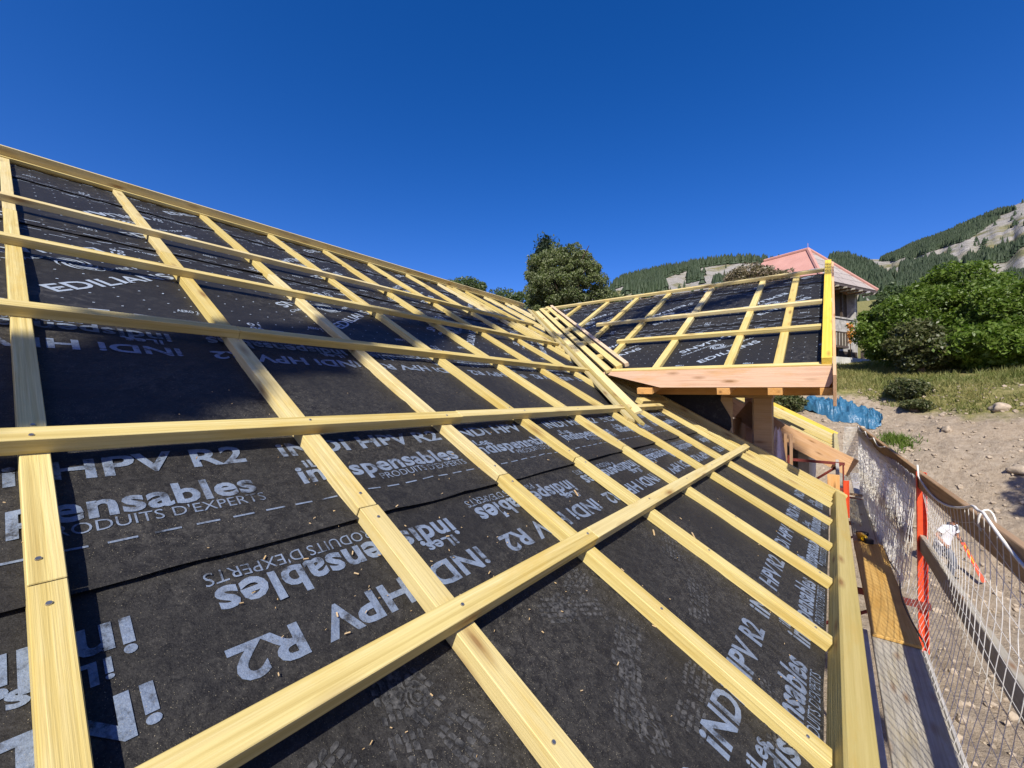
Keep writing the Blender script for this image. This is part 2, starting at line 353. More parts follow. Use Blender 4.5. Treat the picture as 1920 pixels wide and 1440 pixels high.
# ------------------------------------------------------------------ hills
F1920 = 775.7
def ray_px(px, py): return r2*((px-960)/F1920) + u2*((720-py)/F1920) + fw
def az_el(px, py):
    d = ray_px(px, py); return math.atan2(d.x, d.y), math.atan2(d.z, math.hypot(d.x, d.y))
def interp(tab, a):
    if a <= tab[0][0]: return tab[0][1]
    for (p, v), (q, u) in zip(tab, tab[1:]):
        if a <= q:
            t = (a-p)/(q-p); return v + (u-v)*t
    return tab[-1][1]
def hill(name, skyline, r0, rr, r1, amp, mat, nr=46, step=0.28, base=lambda r: 20):
    """a ridge whose crest stands rr metres away"""
    tab = [az_el(*p) for p in skyline]; a0, a1 = tab[0][0], tab[-1][0]; n = int(math.degrees(a1-a0)/step)
    v = []; f = []; H = {}
    for i in range(n+1):
        a = a0 + (a1-a0)*i/n; el = interp(tab, a)
        for j in range(nr+1):
            r = r0 + (r1-r0)*j/nr; x, y = r*math.sin(a), r*math.cos(a)
            t = (r-r0)/(rr-r0)
            zc = math.tan(el)*rr
            if t <= 1: z = base(r0) + (zc-base(r0))*(0.82*t + 0.18*t*t)
            else: z = zc - (r-rr)*0.35
            p = V((x, y, 0)); k = min(1, max(0, 4*t))*(min(1, abs(1-t)*4)*0.9+0.1)
            gully = (1-abs(mn.noise(V((a*26*rr/900, r/rr*1.6, 3.1)))))**2
            z += amp*k*(0.8*mn.fractal(p/(amp*9), 1.0, 2.0, 5) - 0.45*gully + 0.15)
            ed = max(0, 1-min(i, n-i)/(n*.10)); z -= (z+15)*ed*ed + (25 if j == 0 else 0)
            v.append((x, y, z)); H[(i, j)] = z
    for i in range(n):
        for j in range(nr): f.append((i*(nr+1)+j, (i+1)*(nr+1)+j, (i+1)*(nr+1)+j+1, i*(nr+1)+j+1))
    me = bpy.data.meshes.new(name); me.from_pydata(v, [], f); me.update()
    o = structure(link(name, me, mat, None, None, True))
    def z_at(a, r):
        i = min(n-1e-6, max(0, (a-a0)/(a1-a0)*n)); j = min(nr-1e-6, max(0, (r-r0)/(r1-r0)*nr)); i0, j0 = int(i), int(j)
        A = H[(i0, j0)]*(1-(j-j0)) + H[(i0, j0+1)]*(j-j0); B = H[(i0+1, j0)]*(1-(j-j0)) + H[(i0+1, j0+1)]*(j-j0)
        return A*(1-(i-i0)) + B*(i-i0)
    return z_at
def hillmat(name, s):
    m = NT(name); o = m.coords(); n1 = m.noise(o, 6/s, 6, 0.6); n2 = m.noise(o, 30/s, 6, 0.7); st = m.noise(m.coords((1, 1, 0.25)), 60/s, 5, 0.75)
    rock = m.ramp(st, [(0.3, (0.20, 0.19, 0.17)), (0.55, (0.325, 0.305, 0.27)), (0.75, (0.42, 0.39, 0.345))])
    gr = m.ramp(n2, [(0.3, (0.075, 0.09, 0.035)), (0.52, (0.19, 0.175, 0.085)), (0.75, (0.30, 0.25, 0.14))])
    m.bump(m.math('ADD', n2, st), 0.6, 0.02*s)
    return m.set(m.mix(m.ramp(n1, [(0.50, 0), (0.62, 1)]), rock, gr), 0.95, 0.1)
zl = hill('low_hill', [(700, 640), (900, 600), (1050, 560), (1150, 536), (1180, 522), (1240, 511), (1300, 499), (1340, 493), (1390, 489), (1440, 491), (1500, 497), (1560, 500), (1640, 520), (1700, 560), (1760, 600)], 130, 420, 640, 9, hillmat('dry_hillside', 120), base=lambda r: 14)
zm = hill('wooded_spur', [(1430, 560), (1500, 520), (1560, 487), (1590, 486), (1620, 497), (1650, 505), (1680, 505), (1720, 500), (1770, 492), (1800, 506), (1850, 520), (1920, 528), (2050, 540), (2200, 560)], 260, 620, 900, 16, hillmat('spur_slope', 180), base=lambda r: 40)
zr_ = hill('mountain', [(1350, 520), (1480, 500), (1560, 488), (1620, 486), (1655, 487), (1690, 472), (1720, 456), (1790, 431), (1850, 406), (1880, 394), (1920, 376), (1990, 340), (2100, 300), (2300, 280)], 420, 1700, 2600, 34, hillmat('scree_mountain', 500), nr=80, step=0.12, base=lambda r: 40)
def in_poly(px, py, poly):
    c = False; j = len(poly)-1
    for i in range(len(poly)):
        (xi, yi), (xj, yj) = poly[i], poly[j]
        if (yi > py) != (yj > py) and px < (xj-xi)*(py-yi)/(yj-yi)+xi: c = not c
        j = i
    return c
def proj(p):
    p = V(p); d = p.dot(fw); return 960+F1920*p.dot(r2)/d, 720-F1920*p.dot(u2)/d
def forest(name, zf, rlo, rhi, azl, azh, polys, n, h, sparse=0.02):
    """conifers: each a trunkless stack of two ragged cones; wooded where the slope carries forest"""
    vs = []; cnt = 0
    for _ in range(n):
        a = random.uniform(azl, azh); r = random.uniform(rlo**0.5, rhi**0.5)**2
        x, y = r*math.sin(a), r*math.cos(a); z = zf(a, r); px, py = proj((x, y, z))
        ok = any(in_poly(px, py, q) for q in polys) and mn.noise(V((x, y, 0))/(h*6)) > -0.28
        if not ok and random.random() > sparse: continue
        hh = h*random.uniform(0.45, 1.3); w_ = hh*random.uniform(0.16, 0.34); k = 6; ph = random.random()*6
        for zb, zt, ww in ((0.0, 0.62, 1.0), (0.32, 1.0, 0.72)):
            for i in range(k):
                t0, t1 = ph+2*math.pi*i/k, ph+2*math.pi*(i+1)/k; j0, j1 = random.uniform(.75, 1.2), random.uniform(.75, 1.2)
                vs += [(x+math.cos(t0)*w_*ww*j0, y+math.sin(t0)*w_*ww*j0, z+hh*zb), (x+math.cos(t1)*w_*ww*j1, y+math.sin(t1)*w_*ww*j1, z+hh*zb), (x, y, z+hh*zt)]
        cnt += 1
    o = quads_obj(name, np.array(vs), M['forest'], None, 3); tag(o, None, None, None, 'stuff')
P_low = [[(1130, 560), (1160, 530), (1240, 509), (1300, 496), (1345, 488), (1440, 486), (1520, 490), (1520, 498), (1440, 495), (1390, 494), (1345, 498), (1300, 505), (1260, 517), (1215, 534), (1170, 556)], [(1440, 500), (1500, 505), (1500, 530), (1450, 520)],
         [(1185, 555), (1200, 530), (1240, 525), (1250, 545), (1215, 560)], [(1335, 535), (1350, 525), (1365, 525), (1360, 540), (1345, 545)], [(1290, 505), (1310, 500), (1312, 530), (1290, 535)]]
forest('forest_on_low_hill', zl, 180, 425, az_el(1100, 500)[0], az_el(1640, 500)[0], P_low, 30000, 7.0, 0.003)
P_mid = [[(1550, 600), (1555, 480), (1600, 490), (1640, 510), (1670, 540), (1680, 580), (1640, 600)], [(1672, 600), (1690, 512), (1740, 488), (1790, 492), (1800, 505), (1750, 530), (1750, 600)], [(1880, 540), (1920, 500), (2100, 500), (2100, 600), (1900, 600)]]
forest('forest_on_spur', zm, 330, 640, az_el(1520, 500)[0], az_el(2100, 500)[0], P_mid, 26000, 11, 0.003)
P_far = [[(1650, 490), (1720, 452), (1800, 424), (1870, 398), (1915, 392), (1870, 412), (1830, 440), (1800, 455), (1750, 470), (1700, 490)], [(1810, 515), (1850, 480), (1900, 465), (1990, 420), (2100, 380), (2100, 540), (1900, 540)], [(1800, 495), (1840, 470), (1860, 480), (1830, 505)]]
forest('forest_on_mountain', zr_, 900, 1720, az_el(1620, 500)[0], az_el(2100, 500)[0], P_far, 60000, 13, 0.0025)

# ------------------------------------------------------------------ leaves, trees
def leaf_quads(P, size, up_bias=0.35, flat=None):
    n = len(P); d = rng.normal(size=(n, 3)); d[:, 2] += up_bias*1.5; d /= np.linalg.norm(d, axis=1)[:, None]
    t = rng.normal(size=(n, 3)); t -= d*(t*d).sum(1)[:, None]; t /= np.linalg.norm(t, axis=1)[:, None]; b = np.cross(d, t)
    s = size*rng.uniform(0.6, 1.4, n)[:, None]; q = np.empty((n, 4, 3))
    q[:, 0] = P-t*s; q[:, 1] = P-b*s*0.45+d*s*0.12; q[:, 2] = P+t*s; q[:, 3] = P+b*s*0.45+d*s*0.12
    return q.reshape(-1, 3)
def crown_points(c, rad, nclump, per, clump_r, squash=0.75, seed=0, hollow=0.45):
    g = np.random.default_rng(seed); pts = []
    for _ in range(nclump):
        d = g.normal(size=3); d /= np.linalg.norm(d); r = g.uniform(hollow, 1.0)**0.6
        cc = np.array(c) + d*np.array(rad)*r*(0.82+0.18*mn.noise(V(d*2.1+seed)) + 0.10*mn.noise(V(d*5)))
        k = clump_r*g.uniform(0.6, 1.35); e = g.normal(size=(int(per*g.uniform(.5, 1.5)), 3)); e /= np.linalg.norm(e, axis=1)[:, None]
        e *= k*g.uniform(0.35, 1, len(e))[:, None]**0.5; e[:, 2] *= squash; pts.append(cc+e)
    return np.concatenate(pts)
def limbs(mb, base, top, c, rad, n, r0, seed):
    g = random.Random(seed); base = V(base); top = V(top)
    mb.tube([base, base.lerp(top, .35)+V((g.uniform(-.1, .1), g.uniform(-.1, .1), 0)), base.lerp(top, .7), top], [r0*1.25, r0, r0*.75, r0*.35], 8)
    for i in range(n):
        s = base.lerp(top, g.uniform(.25, .9)); a = g.uniform(0, 6.28); e = V(c) + V((math.cos(a)*rad[0], math.sin(a)*rad[1], g.uniform(-.5, .8)*rad[2]))*g.uniform(.5, .85)
        m_ = s.lerp(e, .5) + V((0, 0, .12*rad[2])); mb.tube([s, m_, e], [r0*.45, r0*.28, r0*.08], 5, 0, False)
def tree(name, label, cat, base, c, rad, leaf, size, nclump, per, clump_r, seed, r0=0.15, nl=14, group=None, extra=None, hollow=.45, squash=.75):
    e = empty(name, base, label, cat, group); mb = MB(); top = V(c)+V((0, 0, rad[2]*.55)); limbs(mb, base, top, c, rad, nl, r0, seed)
    mb.build('trunk', M['bark'], e, True)
    P = crown_points(c, rad, nclump, per, clump_r, squash, seed, hollow)
    if extra:
        for (cc, rr_, n2) in extra: P = np.concatenate([P, crown_points(cc, rr_, n2, per, clump_r, squash, seed+9, hollow)])
    quads_obj('crown', leaf_quads(P, size), M[leaf], e); return e
def at(px, py, dist): return ray_px(px, py)*dist
def hit(px, py):
    d = ray_px(px, py); k = 3.0
    for _ in range(4000):
        p = d*k
        if p.z < ground_z(p.x, p.y, False): return p
        k *= 1.002
    return d*30
def gz(x, y): return ground_z(x, y, False)
# round tree beyond the roof valley
c = at(1058, 528, 27); tree('round_tree', 'large round grey green tree rising behind the roof valley', 'tree', (c.x, c.y, c.z-9), c, (3.1, 3.1, 2.95), 'leaf_tree', 0.08, 330, 170, 0.37, 3, 0.28, extra=[((c.x-.6, c.y, c.z-3), (3.3, 3.3, 2.6), 220), ((c.x+2.6, c.y+.8, c.z-2.2), (1.2, 1.2, 1.5), 60)])
def conifer(name, label, base, top, rad, seed, n=26, size=.12, group=None):
    e = empty(name, base, label, 'tree', group); g = random.Random(seed); base = V(base); top = V(top); mb = MB(); mb.tube([base, top], [rad*.09, .02], 7); pts = []
    for i in range(n):
        t = i/n; z = base.lerp(top, .15+.85*t); L = rad*(1-t*.93)*g.uniform(.7, 1.1)
        for k in range(6):
            a = g.uniform(0, 6.28); e_ = z + V((math.cos(a)*L, math.sin(a)*L, -.18*L)); mb.tube([z, e_], [.03*rad, .008], 4, 0, False)
            for q in range(int(26*L/rad)+14):
                u = g.uniform(.15, 1); pts.append(z.lerp(e_, u)+V((g.gauss(0, .09*rad), g.gauss(0, .09*rad), g.gauss(0, .05*rad))))
    mb.build('trunk', M['bark'], e); quads_obj('crown', leaf_quads(np.array([tuple(p) for p in pts]), size), M['leaf_dark'], e); return e
t_ = at(1022, 446, 34); conifer('conifer', 'dark pointed conifer top showing above the round tree', t_-V((0, 0, 13)), t_, 3.6, 5, 60, .16)
c = at(872, 546, 26); tree('bushy_tree', 'small yellowish green tree top peeping over the long ridge', 'tree', (c.x, c.y, c.z-7), c, (1.5, 1.5, .8), 'leaf_grey', 0.09, 90, 90, .35, 11, .12)
c = at(950, 566, 25); tree('sapling', 'loose light green sapling between the ridge end and the round tree', 'tree', (c.x, c.y, c.z-7), c, (1.15, 1.15, 1.0), 'leaf_grey', 0.08, 80, 70, .28, 12, .08)
c = at(1416, 512, 21); tree('flowering_shrub', 'pinkish flowering shrub standing behind the crosswise ridge', 'shrub', (c.x, c.y, 1.0), c-V((0, 0, .6)), (1.75, 1.75, 1.15), 'leaf_pink', 0.07, 170, 90, .3, 13, .08)

# walnut bushes on the right
def bush_at(px_c, ytop, Y, half_px, seed, label, leaf, nclump, per, size, name='leafy_bush', low=0.2, cr=.5, group='bushes on the grassy bank'):
    d = ray_px(px_c, ytop); k = Y/d.y; top = d*k; dep = (d*k).dot(fw); W = half_px/F1920*dep; bz = gz(top.x, Y); h = top.z-bz
    tree(name, label, 'bush', (top.x, Y, bz-.1), (top.x, Y, bz+h*.52), (W, W*.85, h*.5), leaf, size, nclump, per, cr, seed, .14, 18, group, hollow=.3)
GB = 'leafy bushes on the grassy bank'
bush_at(1800, 500, 33, 112, 21, 'tallest bright green walnut bush on the grassy bank, in the middle of the thicket', 'leaf_walnut', 150, 430, .10, cr=.74)
bush_at(1915, 522, 31, 85, 22, 'bright green walnut bush cut by the right edge of the picture', 'leaf_walnut', 105, 430, .10, cr=.74)
bush_at(1682, 552, 31.5, 66, 23, 'darker green bush on the left flank of the thicket, in front of the stone house', 'leaf_walnut', 95, 380, .095, cr=.6)
bush_at(1725, 598, 29.5, 52, 24, 'low dusty shrub at the foot of the thicket', 'leaf_dry', 110, 110, .11, 'low_shrub', cr=.42)
bush_at(1850, 610, 29.5, 80, 25, 'low wide green shrub at the foot of the thicket on the right', 'leaf_walnut', 150, 120, .13, 'low_shrub', cr=.5)
bush_at(1672, 523, 36, 40, 26, 'greyish slender shrub behind the thicket beside the pink roof', 'leaf_grey', 80, 100, .13, cr=.5)
bush_at(1700, 713, 25.6, 34, 27, 'dusty dark shrub hanging over the edge of the earth bank', 'leaf_dry', 80, 95, .075, 'bank_shrub', cr=.25)
bush_at(1716, 752, 24.4, 24, 28, 'straggly brownish shrub growing on the face of the earth bank', 'leaf_dry', 45, 80, .06, 'bank_shrub', cr=.2)
bush_at(1475, 736, 23.8, 30, 29, 'small dark shrub beside the blue tarpaulin', 'leaf_dry', 60, 90, .08, 'bank_shrub', cr=.3)
# out of view to the right and behind: the trees whose shade falls into the picture
conifer('slender_fir', 'slender dark fir tree standing behind the scaffold', (1.09, -7.2, -5.0), (1.09, -7.2, 15.0), .50, 31, 170, .16)
def shade_limb_tree():
    base = V((6.2, -4.5, -5.0)); e = empty('spreading_tree', base, 'sparse spreading tree with long bare limbs behind the scaffold', 'tree'); mb = MB()
    top = V((6.0, -4.2, 14.5)); mb.tube([base, base.lerp(top, .5)+V((.2, 0, 0)), top], [.32, .24, .12], 9); pts = []
    k = V((.42, -.95, 1))*7.5
    for a, b, r, nl in (((-2.75, 6.75, 1.2), (-.83, 7.97, 1.84), .075, 500), ((-3.3, 5.9, .75), (-2.5, 8.0, 1.86), .05, 420), ((-1.9, 6.9, 1.25), (-.55, 8.19, 1.96), .03, 60), ((-3.9, 6.2, .94), (-3.4, 7.4, 1.6), .035, 260), ((-2.9, 7.6, 1.6), (-1.5, 8.3, 2.0), .03, 120)):
        a = V(a)+k; b = V(b)+k; mb.tube([top, top.lerp(b, .6)+V((0, 0, .8)), b, b.lerp(a, .5), a], [.06, .04, r, r*.9, r*.4], 6)
        for q in range(nl):
            u = random.random()**.8; p = b.lerp(a, u); pts.append(p+V((random.gauss(0, .12), random.gauss(0, .10), random.gauss(0, .10))))
    mb.build('trunk', M['bark'], e, True); quads_obj('crown', leaf_quads(np.array([tuple(p) for p in pts]), .07), M['leaf_walnut'], e)
shade_limb_tree()
tree('roadside_tree', 'broad leafy tree on the bank right of the scaffold', 'tree', (13.5, 9.5, -2.5), (12.2, 11.2, 6.2), (2.0, 2.4, 1.1), 'leaf_walnut', .13, 70, 90, .5, 41, .2)
tree('roadside_tree', 'thin leafy tree near the earth bank right of the scaffold', 'tree', (9.4, 9.0, -2.6), (8.2, 10.8, 5.2), (.9, 1.6, .45), 'leaf_walnut', .10, 26, 70, .3, 43, .12)

# ------------------------------------------------------------------ grass, stones
def scatter_grass():
    vs = []
    for _ in range(62000):
        y = random.uniform(21.5, 37); x = random.uniform(-4, 15)
        yy = y + 0.10*max(0, x-2) + 0.35*max(0, x-2.2)*max(0, 1-(y-24)/8)
        if yy < 26.1-1.5*sstep(1.3, 3.0, x)+mn.noise(V((x*.8, y*.8, 4)))*.9: continue
        if mn.noise(V((x*.5, y*.5, 9))) < -.35: continue
        z = ground_z(x, y); h = random.uniform(.09, .30)*(1.0+.6*mn.noise(V((x*.4, y*.4, 2)))); a = random.uniform(0, 6.28); w_ = random.uniform(.012, .03)
        lx, ly = random.gauss(0, .12), random.gauss(0, .12)
        vs += [(x-w_*math.cos(a), y-w_*math.sin(a), z-.03), (x+w_*math.cos(a), y+w_*math.sin(a), z-.03), (x+lx, y+ly, z+h)]
    tag(quads_obj('grass', np.array(vs), M['grassblade'], None, 3), None, None, None, 'stuff')
    vs = []
    for (cx_, cy_) in [tuple(hit(1672, 832))[:2], tuple(hit(1690, 838))[:2]]:       # weeds on the bare earth
        for _ in range(260):
            x, y = random.gauss(cx_, .22), random.gauss(cy_, .2); z = ground_z(x, y); a = random.uniform(0, 6.28)
            vs += [(x-.02*math.cos(a), y-.02*math.sin(a), z), (x+.02*math.cos(a), y+.02*math.sin(a), z), (x+random.gauss(0, .1), y+random.gauss(0, .1), z+random.uniform(.1, .3))]
    tag(quads_obj('weeds', np.array(vs), M['leaf_walnut'], None, 3), None, None, None, 'stuff')
scatter_grass()
def rock(mb, c, s, seed, sub=1):
    bm = bmesh.new(); bmesh.ops.create_icosphere(bm, subdivisions=sub, radius=1)
    sc3 = V((random.uniform(.7, 1.3), random.uniform(.7, 1.3), random.uniform(.5, .9)))*s
    vs = []
    for v in bm.verts:
        k = 1+.45*mn.noise(v.co*1.3+V((seed, seed*.7, 0))); vs.append((c[0]+v.co.x*sc3.x*k, c[1]+v.co.y*sc3.y*k, c[2]+v.co.z*sc3.z*k))
    mb.add(vs, [[v.index for v in f.verts] for f in bm.faces]); bm.free()
def rubble():
    mb = MB()
    for i in range(5200):
        y = random.uniform(5, 26.5); x = random.uniform(-2.0, 12); 
        if x < .9 and y < 17: continue
        if mn.noise(V((x*.6, y*.6, 1))) < -.1 and random.random() < .7: continue
        s = random.choice((.02, .03, .03, .04, .05, .07, .10 if random.random() < .3 else .04)); rock(mb, (x, y, ground_z(x, y)+s*.15), s, i)
    tag(mb.build('rubble_stones', M['stone']), None, None, None, 'stuff')
rubble()
for (px, py, s, lab) in ((1915, 885, .24, 'dark earthy boulder at the right edge of the dug ground'), (1463, 760, .32, 'pale rounded boulder beside the blue tarpaulin'), (1875, 770, .26, 'ochre clod at the top of the earth bank'), (1775, 815, .18, 'small block of stone on the slope of bare earth')):
    p = hit(px, py); mb = MB(); z = ground_z(p.x, p.y); rock(mb, (p.x, p.y, z+s*.25), s, s*91, 3); tag(mb.build('boulder', M['stone'], None, True, (p.x, p.y, z)), lab, 'rock')

# ------------------------------------------------------------------ the house: two roof planes
TH = 0.493; HH = 0.95125; ct, st_ = math.cos(TH), math.sin(TH)
N1 = V((st_, 0, ct)); U1 = V((0, 1, 0)); V1 = V((-ct, 0, st_)); O1 = -N1*HH
def P1(s, t, o=0): return O1 + U1*s + V1*t + N1*o                 # o = 0: top of the counter battens
WY, WZ = 8.35, 2.045
N2 = V((0, -st_, ct)); U2 = V((1, 0, 0)); V2 = V((0, ct, st_)); O2 = V((0, WY, WZ))
def P2(x, t, o=0): return O2 + U2*x + V2*t + N2*o
VAL = 2.53                                                          # valley: x + y = VAL
house = empty('house', (-5.5, 6, -4.3), 'house under construction with a timber battened roof over black printed underlay', 'house')
def rb(name, P, U, Vv, N, s0, s1, t0, t1, o0, o1, mat, parent, bev=.0018, cut=None):
    c_ = P((s0+s1)/2, (t0+t1)/2, (o0+o1)/2)
    if s1-s0 > t1-t0: return board(name, c_, U, N, s1-s0, t1-t0, o1-o0, mat, parent, bev, cut)
    return board(name, c_, Vv, N, t1-t0, s1-s0, o1-o0, mat, parent, bev, cut)
def b1(name, s0, s1, t0, t1, o0=0, o1=.05, mat='batten', parent=None, **k): return rb(name, P1, U1, V1, N1, s0, s1, t0, t1, o0, o1, M[mat], parent, **k)
def b2(name, s0, s1, t0, t1, o0=0, o1=.05, mat='batten', parent=None, **k): return rb(name, P2, U2, V2, N2, s0, s1, t0, t1, o0, o1, M[mat], parent, **k)

# deck of the main roof under the underlay (a slab), both sides
def slab(name, pts, th, mat, parent):
    pts = [V(p) for p in pts]; n = (pts[1]-pts[0]).cross(pts[2]-pts[0]).normalized()
    if n.z < 0: pts.reverse(); n = -n
    k = len(pts); mb = MB(); mb.add(pts+[p-n*th for p in pts], [list(range(k)), list(range(2*k-1, k-1, -1))]+[[i, i+k, (i+1) % k+k, (i+1) % k] for i in range(k)])
    return mb.build(name, M[mat], parent)
SB, SE = -2.6, 5.90                                                 # main roof: from behind the camera to the rake
ridge_x, ridge_z = P1(0, 6.3, -.05).x, P1(0, 6.3, -.05).z
D = -.062
main_roof = slab('main_roof', [P1(SB, -.5, D), P1(SE, -.5, D), P1(SE, 3.35, D), P1(8.45, 6.1, D), P1(8.45, 6.3, D), P1(SB, 6.3, D)], .03, 'plyedge', house)
def mirror(p): return V((2*ridge_x-p.x, p.y, p.z))
slab('rear_roof', [mirror(P1(SB, -.5, D)), mirror(P1(16, -.5, D)), mirror(P1(16, 6.3, D)), mirror(P1(SB, 6.3, D))], .05, 'void', house)
wing_roof = slab('wing_roof', [P2(-.02, -3.64, D), P2(-.02, 0, D), P2(-5.75, -.02, D), P2(-2.55, -3.64, D)], .03, 'plyedge', house)
slab('wing_roof', [V((p.x, 2*WY-p.y, p.z)) for p in (P2(-.02, -3.64, D), P2(-.02, 0, D), P2(-5.75, 0, D), P2(-2.55, -3.64, D))], .03, 'plyedge', house)

# ---- underlay sheets with their printing
def wave_main(s, t):
    f = lambda k, z: mn.noise(V((s*k, t*k, z)))
    return .007*f(2.2, 0) + .003*f(5.5, 3.3) + .007*max(0, 1-abs(mn.noise(V((s*1.1+t*.6, t*1.5-s*.3, 8))))*7)**2
fcache = {}
def text_mesh(txt, bold, cond=1.0):
    key = (txt, bold)
    if key not in fcache:
        cu = bpy.data.curves.new('text', 'FONT'); cu.body = txt; cu.size = 1; cu.offset = bold; cu.resolution_u = 3; cu.fill_mode = 'FRONT'; cu.space_character = 1.0+bold*1.3
        ob = bpy.data.objects.new('text', cu); C.objects.link(ob); bpy.context.view_layer.update()
        dg = bpy.context.evaluated_depsgraph_get(); me = bpy.data.meshes.new_from_object(ob.evaluated_get(dg))
        vs = [(v.co.x, v.co.y) for v in me.vertices]; fs = [list(p.vertices) for p in me.polygons]
        bpy.data.objects.remove(ob); bpy.data.curves.remove(cu); bpy.data.meshes.remove(me)
        x0 = min(v[0] for v in vs); x1 = max(v[0] for v in vs); vs = [((x-x0)/(x1-x0), y/.73) for x, y in vs]
        fcache[key] = (vs, fs)
    return fcache[key]
class Sheet:
    def __init__(s, P, wave, o, clip=None): s.P, s.wave, s.o, s.mb, s.clip = P, wave, o, MB(), clip
    def pt(s, a, b, d=0): return s.P(a, b, s.o + s.wave(a, b) + d)
    def grid(s, s0, s1, t0, t1, st=.06, lip=0.0, lip2=0):
        na, nb = max(1, int((s1-s0)/st)), max(1, int((t1-t0)/st)); base = len(s.mb.v)
        for j in range(nb+1):
            for i in range(na+1):
                a, b = s0+(s1-s0)*i/na, t0+(t1-t0)*j/nb
                l_ = lip*(.55+.9*abs(mn.noise(V((a*1.7, 5, 1)))))*max(0, 1-(b-t0)/.22)**1.5 if lip else 0
                s.mb.v.append(tuple(s.pt(a, b, l_)))
        for j in range(nb):
            for i in range(na):
                if s.clip and not s.clip(s0+(s1-s0)*(i+.5)/na, t0+(t1-t0)*(j+.5)/nb): continue
                k = base+j*(na+1)+i; s.mb.f.append([k, k+1, k+na+2, k+na+1]); s.mb.mi.append(0)
        s.lipfn = (lambda a, b: lip*(.55+.9*abs(mn.noise(V((a*1.7, 5, 1)))))*max(0, 1-(b-t0)/.22)**1.5) if lip else (lambda a, b: 0)
    def poly(s, pts, mi=1, d=.0022):
        if s.clip and not all(s.clip(a, b) for a, b in pts): return
        s.mb.add([s.pt(a, b, d+s.lipfn(a, b)) for a, b in pts], [list(range(len(pts)))], mi)
    def text(s, txt, a, b, length, h, ang=0, bold=0.0, mi=1, rng_=None):
        """baseline starts at (a, b); ang in degrees within the sheet; clipped to rng_ = (smin, smax, tmin, tmax)"""
        vs, fs = text_mesh(txt, bold); ca, sa = math.cos(math.radians(ang)), math.sin(math.radians(ang))
        q = [(a + x*length*ca - y*h*sa, b + x*length*sa + y*h*ca) for x, y in vs]
        k = len(s.mb.v); s.mb.v += [tuple(s.pt(x, y, .0022+s.lipfn(x, y))) for x, y in q]
        for f in fs:
            if rng_ and not all(rng_[0] <= q[i][0] <= rng_[1] and rng_[2] <= q[i][1] <= rng_[3] for i in f): continue
            if s.clip and not all(s.clip(*q[i]) for i in f): continue
            s.mb.f.append([i+k for i in f]); s.mb.mi.append(mi)
    def strip(s, a0, b0, a1, b1_, w_, mi=1):
        d = V((a1-a0, b1_-b0)); n = V((-d.y, d.x)).normalized()*w_/2
        s.poly([(a0-n.x, b0-n.y), (a1-n.x, b1_-n.y), (a1+n.x, b1_+n.y), (a0+n.x, b0+n.y)], mi)
    def swirl(s, a, b, r, ang=0):
        for k in range(7):
            p0 = ang+k*2*math.pi/7; n = 9; outer = []; inner = []
            for i in range(n):
                u = i/(n-1); th = p0+u*2.3; rad = r*(.22+.80*u); wd = r*.20*math.sin(math.pi*min(1, u*.93+.07))
                outer.append((a+(rad+wd/2)*math.cos(th)*1.05, b+(rad+wd/2)*math.sin(th))); inner.append((a+(rad-wd/2)*math.cos(th)*1.05, b+(rad-wd/2)*math.sin(th)))
            for i in range(n-1): s.poly([inner[i], inner[i+1], outer[i+1], outer[i]])
    def build(s, parent, mats): return s.mb.build('underlay_sheet', mats, parent, False)

def clip_main(s, t): return P1(s, t).x + s < VAL+.02 or (s < SE and t < 3.4)
def print_band(sh, t0, up, phase, lo, hi, smin, smax):
    """one printed row; up: reads from the eave, text foot towards lower t"""
    for k in range(-4, 9):
        if up:
            a = phase+.93*k; R = (smin, smax, lo, hi)
            sh.text('iNDi HPV R2', a, t0, .81, .092, 0, .028, rng_=R); sh.text('indispensables', a+.01, t0-.17, .78, .098, 0, .028, rng_=R)
            sh.text('iLes', a+.05, t0-.088, .135, .052, 0, .024, rng_=R); sh.text("PRODUITS D'EXPERTS", a+.31, t0-.222, .49, .042, 0, -.004, rng_=R)
        else:
            a = phase+.93*k; R = (smin, smax, lo, hi)
            sh.text('iNDi HPV R2', a, t0, .81, .092, 180, .028, rng_=R); sh.text('indispensables', a-.01, t0+.17, .78, .098, 180, .028, rng_=R)
            sh.text('iLes', a-.05, t0+.088, .135, .052, 180, .024, rng_=R); sh.text("PRODUITS D'EXPERTS", a-.31, t0+.225, .49, .042, 180, -.004, rng_=R)
